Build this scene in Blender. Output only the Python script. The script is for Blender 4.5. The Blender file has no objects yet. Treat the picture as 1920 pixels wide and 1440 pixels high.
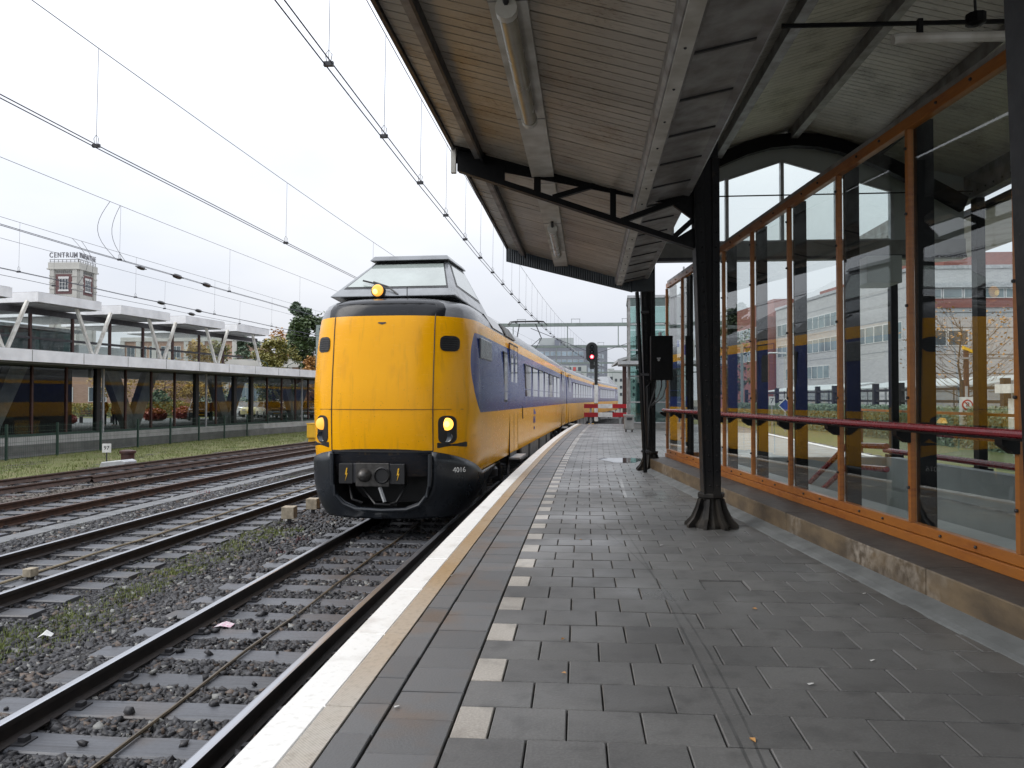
import bpy, math, random
import numpy as np
from mathutils import Vector, Matrix
random.seed(7); rng = np.random.default_rng(7)
R = math.radians
sc = bpy.context.scene
COL = sc.collection

# ---------------------------------------------------------------- camera, world, sun, exposure
cam_d = bpy.data.cameras.new('camera'); cam = bpy.data.objects.new('camera', cam_d); COL.objects.link(cam)
cam.location = (0, 0, 1.29)
cam.rotation_euler = (R(90 + 1.106), 0, R(4.613))
cam_d.sensor_width = 36; cam_d.lens = 27.19; cam_d.clip_start = .05; cam_d.clip_end = 3000
sc.camera = cam
world = bpy.data.worlds.new('World'); sc.world = world; world.use_nodes = True
wn = world.node_tree; wn.nodes.clear()
SUN_EL, SUN_AZ = 42, 250
sky = wn.nodes.new('ShaderNodeTexSky'); sky.sky_type = 'NISHITA'; sky.sun_disc = False
sky.sun_elevation = R(SUN_EL); sky.sun_rotation = R(SUN_AZ); sky.dust_density = 4; sky.air_density = 1.5
hs = wn.nodes.new('ShaderNodeHueSaturation'); hs.inputs['Saturation'].default_value = .15
wn.links.new(sky.outputs[0], hs.inputs['Color'])
tc = wn.nodes.new('ShaderNodeTexCoord')
cn = wn.nodes.new('ShaderNodeTexNoise'); cn.inputs['Scale'].default_value = 2.2; cn.inputs['Detail'].default_value = 5
mp = wn.nodes.new('ShaderNodeMapping'); mp.inputs['Scale'].default_value = (1, 1, 2.6)
wn.links.new(tc.outputs['Generated'], mp.inputs[0]); wn.links.new(mp.outputs[0], cn.inputs['Vector'])
cr = wn.nodes.new('ShaderNodeValToRGB')
cr.color_ramp.elements[0].position = .3; cr.color_ramp.elements[0].color = (7.6, 8.1, 9.1, 1)
cr.color_ramp.elements[1].position = .7; cr.color_ramp.elements[1].color = (9.6, 9.8, 10.3, 1)
wn.links.new(cn.outputs[0], cr.inputs[0])
mx = wn.nodes.new('ShaderNodeMixRGB'); mx.inputs[0].default_value = .85
wn.links.new(hs.outputs[0], mx.inputs[1]); wn.links.new(cr.outputs[0], mx.inputs[2])
# an overcast sky grows brighter towards the zenith
sx = wn.nodes.new('ShaderNodeSeparateXYZ'); wn.links.new(tc.outputs['Generated'], sx.inputs[0])
g1 = wn.nodes.new('ShaderNodeMath'); g1.operation = 'MAXIMUM'; g1.inputs[1].default_value = 0; wn.links.new(sx.outputs[2], g1.inputs[0])
g2 = wn.nodes.new('ShaderNodeMath'); g2.operation = 'MULTIPLY_ADD'; g2.inputs[1].default_value = 1.9; g2.inputs[2].default_value = 1.0; wn.links.new(g1.outputs[0], g2.inputs[0])
mg = wn.nodes.new('ShaderNodeMixRGB'); mg.blend_type = 'MULTIPLY'; mg.inputs[0].default_value = 1
wn.links.new(mx.outputs[0], mg.inputs[1]); wn.links.new(g2.outputs[0], mg.inputs[2])
bg = wn.nodes.new('ShaderNodeBackground'); bg.inputs[1].default_value = .082
wo = wn.nodes.new('ShaderNodeOutputWorld')
wn.links.new(mg.outputs[0], bg.inputs[0]); wn.links.new(bg.outputs[0], wo.inputs[0])
sun_d = bpy.data.lights.new('sun', 'SUN'); sun_d.energy = 1.5; sun_d.angle = R(40); sun_d.color = (1, .96, .9)
sun = bpy.data.objects.new('sun', sun_d); COL.objects.link(sun)
sd = Vector((math.sin(R(SUN_AZ)) * math.cos(R(SUN_EL)), math.cos(R(SUN_AZ)) * math.cos(R(SUN_EL)), math.sin(R(SUN_EL))))
sun.rotation_euler = sd.to_track_quat('Z', 'Y').to_euler(); sun.location = sd * 60
sc.view_settings.view_transform = 'Standard'; sc.view_settings.look = 'None'
sc.view_settings.gamma = 1; sc.view_settings.exposure = 0.1; sc.view_settings.use_curve_mapping = False
try:
    sc.cycles.transparent_max_bounces = 24; sc.cycles.max_bounces = 8; sc.cycles.glossy_bounces = 4
except Exception: pass

# ---------------------------------------------------------------- materials
class S:
    """a socket with arithmetic, for short procedural materials"""
    def __init__(s, nt, k): s.nt, s.k = nt, k
    def _m(s, op, o=None, o2=None, rev=False):
        n = s.nt.nodes.new('ShaderNodeMath'); n.operation = op
        a = [s, o] if not rev else [o, s]
        if o2 is not None: a.append(o2)
        for i, v in enumerate(a):
            if v is None: continue
            if isinstance(v, S): s.nt.links.new(v.k, n.inputs[i])
            else: n.inputs[i].default_value = v
        return S(s.nt, n.outputs[0])
    def __add__(s, o): return s._m('ADD', o)
    __radd__ = __add__
    def __sub__(s, o): return s._m('SUBTRACT', o)
    def __rsub__(s, o): return s._m('SUBTRACT', o, rev=True)
    def __mul__(s, o): return s._m('MULTIPLY', o)
    __rmul__ = __mul__
    def __truediv__(s, o): return s._m('DIVIDE', o)
    def __gt__(s, o): return s._m('GREATER_THAN', o)
    def __lt__(s, o): return s._m('LESS_THAN', o)
    def __pow__(s, o): return s._m('POWER', o)
    def abs(s): return s._m('ABSOLUTE')
    def sqrt(s): return s._m('SQRT')
    def sin(s): return s._m('SINE')
    def max(s, o): return s._m('MAXIMUM', o)
    def min(s, o): return s._m('MINIMUM', o)
    def fract(s): return s._m('FRACT')
    def clamp(s): n = s._m('ADD', 0.0); n.k.node.use_clamp = True; return n

class G:
    """material builder"""
    def __init__(g, name, rough=.5, metal=0., spec=.5):
        g.m = bpy.data.materials.new(name); g.m.use_nodes = True; g.nt = g.m.node_tree
        g.b = g.nt.nodes['Principled BSDF']
        g.b.inputs['Roughness'].default_value = rough; g.b.inputs['Metallic'].default_value = metal
        g.b.inputs['Specular IOR Level'].default_value = spec
        g.tc = g.nt.nodes.new('ShaderNodeTexCoord')
        g.geo = g.nt.nodes.new('ShaderNodeNewGeometry')
    def obj(g):
        n = g.nt.nodes.new('ShaderNodeSeparateXYZ'); g.nt.links.new(g.tc.outputs['Object'], n.inputs[0])
        return [S(g.nt, n.outputs[i]) for i in range(3)]
    def pos(g):
        n = g.nt.nodes.new('ShaderNodeSeparateXYZ'); g.nt.links.new(g.geo.outputs['Position'], n.inputs[0])
        return [S(g.nt, n.outputs[i]) for i in range(3)]
    def nrm(g):
        n = g.nt.nodes.new('ShaderNodeSeparateXYZ'); g.nt.links.new(g.geo.outputs['Normal'], n.inputs[0])
        return [S(g.nt, n.outputs[i]) for i in range(3)]
    def noise(g, scale=5, detail=4, sc3=None, world=True, rough=.55):
        n = g.nt.nodes.new('ShaderNodeTexNoise'); n.inputs['Scale'].default_value = scale
        n.inputs['Detail'].default_value = detail; n.inputs['Roughness'].default_value = rough
        src = g.geo.outputs['Position'] if world else g.tc.outputs['Object']
        if sc3:
            mpn = g.nt.nodes.new('ShaderNodeMapping'); mpn.inputs['Scale'].default_value = sc3
            g.nt.links.new(src, mpn.inputs[0]); src = mpn.outputs[0]
        g.nt.links.new(src, n.inputs['Vector'])
        return S(g.nt, n.outputs[0])
    def voro(g, scale, feat='F1', out=0):
        n = g.nt.nodes.new('ShaderNodeTexVoronoi'); n.inputs['Scale'].default_value = scale; n.feature = feat
        g.nt.links.new(g.geo.outputs['Position'], n.inputs['Vector'])
        return S(g.nt, n.outputs[out])
    def rnd(g):
        n = g.nt.nodes.new('ShaderNodeObjectInfo')
        return (S(g.nt, n.outputs['Random']) + S(g.nt, g.geo.outputs['Random Per Island'])).fract()
    def rgb(g, c):
        n = g.nt.nodes.new('ShaderNodeRGB'); n.outputs[0].default_value = (*c, 1); return S(g.nt, n.outputs[0])
    def mix(g, f, a, b, mode='MIX'):
        n = g.nt.nodes.new('ShaderNodeMixRGB'); n.blend_type = mode
        for i, v in enumerate((f, a, b)):
            if isinstance(v, S): g.nt.links.new(v.k, n.inputs[i])
            elif isinstance(v, (int, float)): n.inputs[i].default_value = v if i == 0 else (v, v, v, 1)
            else: n.inputs[i].default_value = (*v, 1)
        return S(g.nt, n.outputs[0])
    def ramp(g, f, lo, hi):
        return ((f - lo) / (hi - lo)).clamp()
    def color(g, c):
        if isinstance(c, S): g.nt.links.new(c.k, g.b.inputs['Base Color'])
        else: g.b.inputs['Base Color'].default_value = (*c, 1)
    def rough(g, r): g.nt.links.new(r.clamp().k, g.b.inputs['Roughness'])
    def bump(g, h, strength=.3, dist=.01):
        n = g.nt.nodes.new('ShaderNodeBump'); n.inputs['Strength'].default_value = strength
        n.inputs['Distance'].default_value = dist
        g.nt.links.new(h.k, n.inputs['Height']); g.nt.links.new(n.outputs[0], g.b.inputs['Normal'])

def pm(name, c, rough=.5, metal=0., var=.25, scale=6., bump=0., c2=None, spec=.5, bscale=40, patch=.0, isl=0.):
    """general worn surface: base colour, darker/dirtier second tone driven by noise, small relief"""
    g = G(name, rough, metal, spec)
    c2 = c2 or tuple(x * (1 - var) for x in c)
    n = g.noise(scale, 5)
    col = g.mix(g.ramp(n, .35, .65), c, c2)
    if isl:
        r = g.rnd(); col = g.mix(1.0, col, g.mix(r, (1 - isl,) * 3, (1 + isl,) * 3), 'MULTIPLY')
    g.color(col)
    g.rough(n * .3 + (rough - .15))
    if bump: g.bump(g.noise(bscale, 4), bump, .01)
    return g.m

M = {}
M['black_paint'] = pm('black_paint', (.005, .0052, .006), .48, 0, .4, 14, .15, bscale=60, spec=.16)
def iron_paint():
    g = G('iron_paint', .45, 0, .2); x, y, z = g.pos(); n = g.noise(14, 6); f = g.noise(55, 4); d = g.noise(4, 5)
    c = g.mix(g.ramp(n, .6, .7) * .6, (.005, .0052, .006), (.028, .022, .018))
    c = g.mix(g.ramp(f, .66, .74) * .5, c, (.06, .05, .045))
    c = g.mix(g.ramp(z * -1, -.55, -.05) * g.ramp(d, .35, .6) * .7, c, (.055, .048, .04))
    g.color(c); g.rough(.35 + n * .3); g.bump(n + f * .4, .35, .004); return g.m
M['iron_paint'] = iron_paint()
M['steel_dark'] = pm('steel_dark', (.05, .05, .055), .45, .3, .4, 8, .1)
M['grey_metal'] = pm('grey_metal', (.30, .30, .30), .45, .2, .35, 5, .1, c2=(.17, .16, .15))
M['galv'] = pm('galv', (.42, .43, .44), .45, .3, .3, 5, .1)
M['white_metal'] = pm('white_metal', (.62, .61, .57), .45, 0, .2, 4, .05, c2=(.42, .40, .35))
M['white_clean'] = pm('white_clean', (.80, .80, .81), .45, 0, .18, 1.6, 0)
M['red_paint'] = pm('red_paint', (.23, .018, .025), .28, 0, .25, 9, .03)
M['dark_red'] = pm('dark_red', (.06, .022, .018), .5, 0, .3, 5, .05)
M['concrete'] = pm('concrete', (.24, .24, .23), .8, 0, .3, 3, .25)
M['concrete_light'] = pm('concrete_light', (.36, .36, .34), .75, 0, .25, 2, .2)
M['concrete_dark'] = pm('concrete_dark', (.13, .13, .12), .8, 0, .3, 2, .25)
M['lid_grey'] = pm('lid_grey', (.15, .155, .16), .6, 0, .3, 4, .2)
M['mortar'] = pm('mortar', (.17, .18, .18), .75, 0, .3, 5, .2)
M['yellow_plastic'] = pm('yellow_plastic', (.75, .42, .02), .4, 0, .1, 3)
M['timber_pale'] = pm('timber_pale', (.36, .31, .23), .75, 0, .4, 12, .3)
M['rubber'] = pm('rubber', (.012, .012, .013), .5, 0, .3, 6)
M['green_fence'] = pm('green_fence', (.02, .05, .035), .5, 0, .3, 4)
M['insulator'] = pm('insulator', (.03, .028, .03), .3)
M['wire'] = pm('wire', (.07, .075, .10), .5, .3)
M['wire_thin'] = pm('wire_thin', (.10, .10, .12), .5, .3)
M['barrier_red'] = pm('barrier_red', (.42, .012, .02), .4)
M['barrier_white'] = pm('barrier_white', (.75, .75, .74), .4)
M['teal'] = pm('teal', (.045, .10, .10), .35)
M['blue_sign'] = pm('blue_sign', (.02, .06, .3), .35)
M['paper_white'] = pm('paper_white', (.7, .7, .68), .5)
M['tyre'] = pm('tyre', (.015, .015, .015), .7)
M['skin'] = pm('skin', (.42, .26, .19), .55)
M['coat'] = pm('coat', (.03, .03, .045), .8)
M['coat_brown'] = pm('coat_brown', (.16, .07, .04), .8)
M['trousers'] = pm('trousers', (.03, .035, .06), .8)
M['hair'] = pm('hair', (.03, .02, .015), .7)

def glass(name, tint=(.86, .9, .89), ior=1.5, rough=0.0, boost=1.0):
    m = bpy.data.materials.new(name); m.use_nodes = True; nt = m.node_tree; nt.nodes.clear()
    t = nt.nodes.new('ShaderNodeBsdfTransparent'); t.inputs[0].default_value = (*tint, 1)
    gl = nt.nodes.new('ShaderNodeBsdfGlossy'); gl.inputs['Roughness'].default_value = rough
    gl.inputs['Color'].default_value = (1, 1, 1, 1)
    fr = nt.nodes.new('ShaderNodeFresnel')   # the same index from both faces of a thin pane
    ge = nt.nodes.new('ShaderNodeNewGeometry'); ma = nt.nodes.new('ShaderNodeMath'); ma.operation = 'MULTIPLY_ADD'
    ma.inputs[1].default_value = 1 / ior - ior; ma.inputs[2].default_value = ior
    nt.links.new(ge.outputs['Backfacing'], ma.inputs[0]); nt.links.new(ma.outputs[0], fr.inputs[0])
    mu = nt.nodes.new('ShaderNodeMath'); mu.operation = 'MULTIPLY'; mu.inputs[1].default_value = boost; mu.use_clamp = True
    mxs = nt.nodes.new('ShaderNodeMixShader'); o = nt.nodes.new('ShaderNodeOutputMaterial')
    nt.links.new(fr.outputs[0], mu.inputs[0]); nt.links.new(mu.outputs[0], mxs.inputs[0])
    nt.links.new(t.outputs[0], mxs.inputs[1]); nt.links.new(gl.outputs[0], mxs.inputs[2]); nt.links.new(mxs.outputs[0], o.inputs[0])
    return m
M['glass'] = glass('glass', (.90, .93, .92), 1.5, 0, .8)
M['glass_dark'] = glass('glass_dark', (.82, .85, .84), 1.5, 0, .42)
M['glass_lift'] = glass('glass_lift', (.72, .82, .80), 1.6, 0, 1.3)
M['window_glass'] = pm('window_glass', (.03, .04, .05), .06, 0, .3, 1, spec=.9)
M['train_glass'] = pm('train_glass', (.02, .022, .025), .04, 0, .2, 1, spec=1.0)
M['windscreen_glass'] = pm('windscreen_glass', (.30, .34, .32), .05, 0, .25, 1.5, spec=1.0)  # pale base colour stands in for sky reflected in the glass

def emis(name, c, s, base=(.8, .8, .8)):
    g = G(name, .3); g.color(base); g.b.inputs['Emission Color'].default_value = (*c, 1)
    g.b.inputs['Emission Strength'].default_value = s; return g.m
M['lamp_yellow'] = emis('lamp_yellow', (1, .48, .06), 2.2, (.8, .5, .1))
M['lamp_amber'] = emis('lamp_amber', (1, .38, .03), 1.0, (.7, .4, .1))
M['lamp_core'] = emis('lamp_core', (1, .62, .14), 2.6, (.9, .6, .2))
M['signal_red'] = emis('signal_red', (1, .02, .05), 4.5, (.6, .02, .03))
M['signal_core'] = emis('signal_core', (1, .25, .25), 9, (.9, .4, .4))

def orange_wood():
    g = G('orange_wood', .35)
    n = g.noise(3, 5, (3, 3, 14)); n2 = g.noise(1.2, 3)
    g.color(g.mix(g.ramp(n, .3, .7), (.34, .12, .020), g.mix(g.ramp(n2, .4, .6), (.22, .065, .014), (.30, .11, .022))))
    g.rough(n * .3 + .2); g.bump(n, .1, .004); return g.m
M['orange_wood'] = orange_wood()

def paver(name, c1, c2, isl=.15):
    g = G(name, .5, 0, .5)
    n = g.noise(1.3, 5); f = g.noise(90, 3); w = g.noise(.55, 4); st = g.noise(6, 6)
    col = g.mix(g.ramp(n, .35, .7), c1, c2)
    col = g.mix(g.ramp(f, .4, .75) * .35, col, tuple(x * 1.9 for x in c1))
    col = g.mix(g.ramp(st, .52, .7) * .5, col, tuple(x * .5 for x in c2)); big = g.noise(.35, 6); col = g.mix(g.ramp(big, .45, .62) * .4, col, tuple(x * .55 for x in c2))
    r = g.rnd(); col = g.mix(1.0, col, g.mix(r, (1 - isl,) * 3, (1 + isl, 1 + isl, 1 + isl * .95)), 'MULTIPLY')
    x, y, z = g.pos(); br = g.ramp(g.noise(3, 4), .3, .5)      # two dragged wheel marks and a whitish streak painted as wet shine
    for x0, k1, k2, wd in ((.615, .0, -.0012, .007), (.66, .045, -.006, .006)):
        ln = ((x - (x0 + (y - 2.7) * k1 + (y - 2.7) * (y - 2.7) * k2 * 4)).abs() < wd) * (y < 8)
        col = g.mix(ln * br * .6, col, (.03, .03, .03))
    lc = ((x - (.62 + (y - 9) * .03 + f * .02)).abs() < .02) * (y > 9.2) * (y < 12.6) * g.ramp(w, .45, .55)
    col = g.mix(lc * .5, col, (.45, .45, .45))
    g.color(col)
    g.rough(.50 - g.ramp(w, .42, .62) * .28 + f * .12)
    g.bump(f * .6 + g.noise(22, 4) * .8, .35, .004)
    return g.m
M['paver'] = paver('paver', (.124, .122, .119), (.084, .083, .082))
M['paver_white'] = paver('paver_white', (.40, .37, .33), (.30, .27, .235), .12)
M['paver_joint'] = pm('paver_joint', (.036, .031, .026), .9, 0, .4, 12, .4)

def rust_paver():
    g = G('rust_paver', .45)
    x, y, z = g.pos(); n = g.noise(1.8, 5); f = g.noise(90, 3)
    col = g.mix(g.ramp(n, .5, .68) * .75, (.105, .106, .108), (.10, .06, .033))
    r = g.rnd(); col = g.mix(1.0, col, g.mix(r, (.78,) * 3, (1.18,) * 3), 'MULTIPLY')
    g.color(col); g.rough(.42 + f * .15 - g.ramp(n, .5, .65) * .12); g.bump(f, .3, .004); return g.m
M['rust_paver'] = rust_paver()

def tactile():
    g = G('tactile', .4); x, y, z = g.pos()
    n = g.noise(.7, 5); f = g.noise(30, 3)
    far = g.ramp(y, 3.2, 6)  # gold tint farther off paints in the train's wet reflection
    c = g.mix((g.ramp(n, .3, .6) * .35 + far * .65).clamp(), (.44, .42, .38), (.34, .21, .085))
    g.color(g.mix(g.ramp(f, .5, .7) * .3, c, (.14, .1, .06)))
    stud = ((x * 420).sin() * (y * 420).sin())
    g.bump(stud * .5 + f, .35, .003); g.rough(.25 + f * .25); return g.m
M['tactile'] = tactile()
def edge_white():
    g = G('edge_white', .45); n = g.noise(3, 6); f = g.noise(25, 5)
    g.color(g.mix(g.ramp(n, .56, .75) * .6, g.mix(g.ramp(f, .55, .75) * .5, (.80, .79, .76), (.5, .47, .42)), (.36, .32, .27)))
    g.rough(.3 + f * .3); g.bump(f, .2, .004); return g.m
M['edge_white'] = edge_white()

def board(name, c, dark, stain):
    g = G(name, .5); x, y, z = g.pos()
    n = g.noise(.8, 5); f = g.noise(5, 6, (1.5, 9, 1)); s_ = g.noise(2.2, 7)
    col = g.mix(g.ramp(n, .35, .65), c, dark)
    col = g.mix(g.ramp(s_, .52, .7) * .6, col, stain)
    mo = g.noise(26, 6, (1, 3, 1)); col = g.mix(g.ramp(mo, .56, .68) * g.ramp(s_, .42, .6) * .85, col, tuple(v * .28 for v in stain))
    col = g.mix(g.ramp(f, .56, .72) * .55, col, tuple(v * .35 for v in stain))
    r = g.rnd(); col = g.mix(1.0, col, g.mix(r, (.9,) * 3, (1.08,) * 3), 'MULTIPLY')
    g.color(col); g.rough(.22 + n * .3); g.bump(f, .1, .004); return g.m
M['canopy_board'] = board('canopy_board', (.45, .415, .36), (.35, .32, .275), (.24, .17, .11))
M['vault_board'] = board('vault_board', (.52, .50, .43), (.42, .40, .34), (.2, .17, .13))

def ledge():
    g = G('ledge', .6); x, y, z = g.pos()
    n = g.noise(2.5, 6, (1, 1, 3)); f = g.noise(14, 5); w = g.noise(.9, 4)
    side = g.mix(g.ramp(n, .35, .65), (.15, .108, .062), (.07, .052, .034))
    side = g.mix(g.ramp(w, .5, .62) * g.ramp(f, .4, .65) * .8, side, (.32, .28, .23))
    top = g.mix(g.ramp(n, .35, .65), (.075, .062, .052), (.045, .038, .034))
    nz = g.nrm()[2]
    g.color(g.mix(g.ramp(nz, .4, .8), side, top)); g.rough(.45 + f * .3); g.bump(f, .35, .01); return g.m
M['ledge'] = ledge()

def rail_mat(name, rust, head):
    g = G(name, .4); nz = g.nrm()[2]; n = g.noise(9, 5)
    top = g.ramp(nz, .55, .8) * (g.pos()[2] > (-.81 - .012))
    g.color(g.mix(top, g.mix(g.ramp(n, .35, .65), rust, tuple(v * .45 for v in rust)), head))
    g.nt.links.new((top * .9).k, g.b.inputs['Metallic'])
    g.rough(.62 - top * .36 + n * .1); return g.m
M['rail'] = rail_mat('rail', (.018, .012, .01), (.46, .47, .50))
M['rail_rusty'] = rail_mat('rail_rusty', (.055, .024, .013), (.16, .10, .08))
def sleeper():
    g = G('sleeper', .4); n = g.noise(2, 6, (.7, 34, 4)); f = g.noise(30, 4); p = g.noise(1.1, 4)
    c = g.mix(g.ramp(n, .52, .7) * .8, (.078, .082, .093), (.02, .02, .022))
    c = g.mix(g.ramp(p, .55, .7) * .5, c, (.075, .055, .04))
    r = g.rnd(); c = g.mix(1.0, c, g.mix(r, (.75,) * 3, (1.2,) * 3), 'MULTIPLY')
    g.color(c); g.rough(.28 + f * .3); g.bump(n, .35, .01); return g.m
M['sleeper'] = sleeper()
def stone():
    g = G('stone', .4, 0, .3); r = g.rnd(); n = g.noise(30, 3)
    c = g.mix(r, (.014, .014, .016), (.065, .064, .068))
    c = g.mix((r * 7.31).fract() > .92, c, (.10, .075, .06))
    c = g.mix((r * 13.7).fract() > .95, c, (.20, .20, .19))
    c = g.mix(g.ramp(g.pos()[0] * -1, 9.4, 10.2) * .55, c, (.15, .125, .10))
    g.color(c); g.rough(.22 + n * .4); return g.m
M['stone'] = stone()
def ballast():
    g = G('ballast', .6); x, y, z = g.pos()
    v = g.voro(26, 'F1', 0); vc = g.voro(26, 'F1', 1)
    n = g.noise(.6, 5); n2 = g.noise(3, 5)
    cc = g.nt.nodes.new('ShaderNodeSeparateColor'); g.nt.links.new(vc.k, cc.inputs[0]); r = S(g.nt, cc.outputs[0])
    c = g.mix(r, (.012, .012, .012), (.07, .068, .066))
    dirt = g.ramp(x * -1, 9.5, 12) * .75
    c = g.mix(dirt * g.ramp(n2, .3, .6), c, (.15, .13, .105))
    moss = g.ramp(n, .52, .64) * g.ramp(x * -1, 3.9, 4.8)
    c = g.mix(moss * .7, c, g.mix(n2, (.04, .065, .012), (.11, .12, .03)))
    g.color(c); g.rough(.35 + v * 2); g.bump(1 - v * 3, .8, .03); return g.m
M['ballast'] = ballast()
def grass_ground():
    g = G('grass_ground', .9); n = g.noise(1.0, 5); f = g.noise(14, 5)
    c = g.mix(g.ramp(n, .35, .65), (.12, .135, .035), (.15, .13, .06)); c = g.mix(g.ramp(f, .4, .7) * .5, c, (.06, .085, .02))
    g.color(c); g.bump(f, .6, .05); return g.m
M['grass_ground'] = grass_ground()
def leaf(name, c1, c2):
    g = G(name, .55); r = g.rnd(); n = g.noise(.7, 3)
    g.color(g.mix((r * .6 + g.ramp(n, .3, .7) * .4), c1, c2))
    g.b.inputs['Transmission Weight'].default_value = 0
    return g.m
M['leaf_green'] = leaf('leaf_green', (.035, .065, .02), (.085, .125, .04))
M['leaf_dark'] = leaf('leaf_dark', (.07, .105, .07), (.13, .18, .11))  # lightened to put distance haze into the leaf colour
M['leaf_yellow'] = leaf('leaf_yellow', (.26, .17, .03), (.42, .27, .05))
M['leaf_olive'] = leaf('leaf_olive', (.13, .13, .035), (.27, .24, .06))
M['leaf_red'] = leaf('leaf_red', (.22, .035, .035), (.30, .09, .06))
M['leaf_orange'] = leaf('leaf_orange', (.28, .13, .03), (.42, .22, .06))
M['grass_blade'] = leaf('grass_blade', (.07, .11, .02), (.19, .20, .06))
M['bark'] = pm('bark', (.09, .07, .055), .85, 0, .4, 8, .4)
M['street'] = pm('street', (.16, .16, .16), .7, 0, .2, 2, .2)
M['ground'] = pm('ground', (.14, .13, .10), .9, 0, .4, .3, .4)
def bricks(name, c1, c2, mortar, scale=1.0):
    g = G(name, .8); x, y, z = g.pos()
    n = g.nt.nodes.new('ShaderNodeTexBrick'); n.inputs['Scale'].default_value = scale
    n.inputs['Color1'].default_value = (*c1, 1); n.inputs['Color2'].default_value = (*c2, 1); n.inputs['Mortar'].default_value = (*mortar, 1)
    n.inputs['Mortar Size'].default_value = .012; n.inputs['Brick Width'].default_value = .44; n.inputs['Row Height'].default_value = .13
    cx = g.nt.nodes.new('ShaderNodeCombineXYZ')
    g.nt.links.new((x + y).k, cx.inputs[0]); g.nt.links.new(z.k, cx.inputs[1]); g.nt.links.new(cx.outputs[0], n.inputs['Vector'])
    w = g.noise(.25, 4); c = g.mix(g.ramp(w, .3, .7) * .35, S(g.nt, n.outputs[0]), mortar)
    g.color(c); return g.m
M['brick_red'] = bricks('brick_red', (.26, .085, .065), (.19, .06, .05), (.22, .12, .10))
M['brick_plum'] = bricks('brick_plum', (.16, .075, .07), (.12, .055, .055), (.16, .1, .1))
M['brick_pink'] = bricks('brick_pink', (.40, .24, .17), (.32, .18, .12), (.36, .27, .2))
M['brick_grey'] = bricks('brick_grey', (.40, .40, .40), (.32, .32, .325), (.45, .45, .45), .9)
M['tower_stone'] = pm('tower_stone', (.50, .49, .45), .8, 0, .15, .5)
M['facade_grey'] = pm('facade_grey', (.20, .215, .25), .6, 0, .15, .1)
M['facade_pale'] = pm('facade_pale', (.42, .45, .44), .7, 0, .15, .1)

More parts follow.
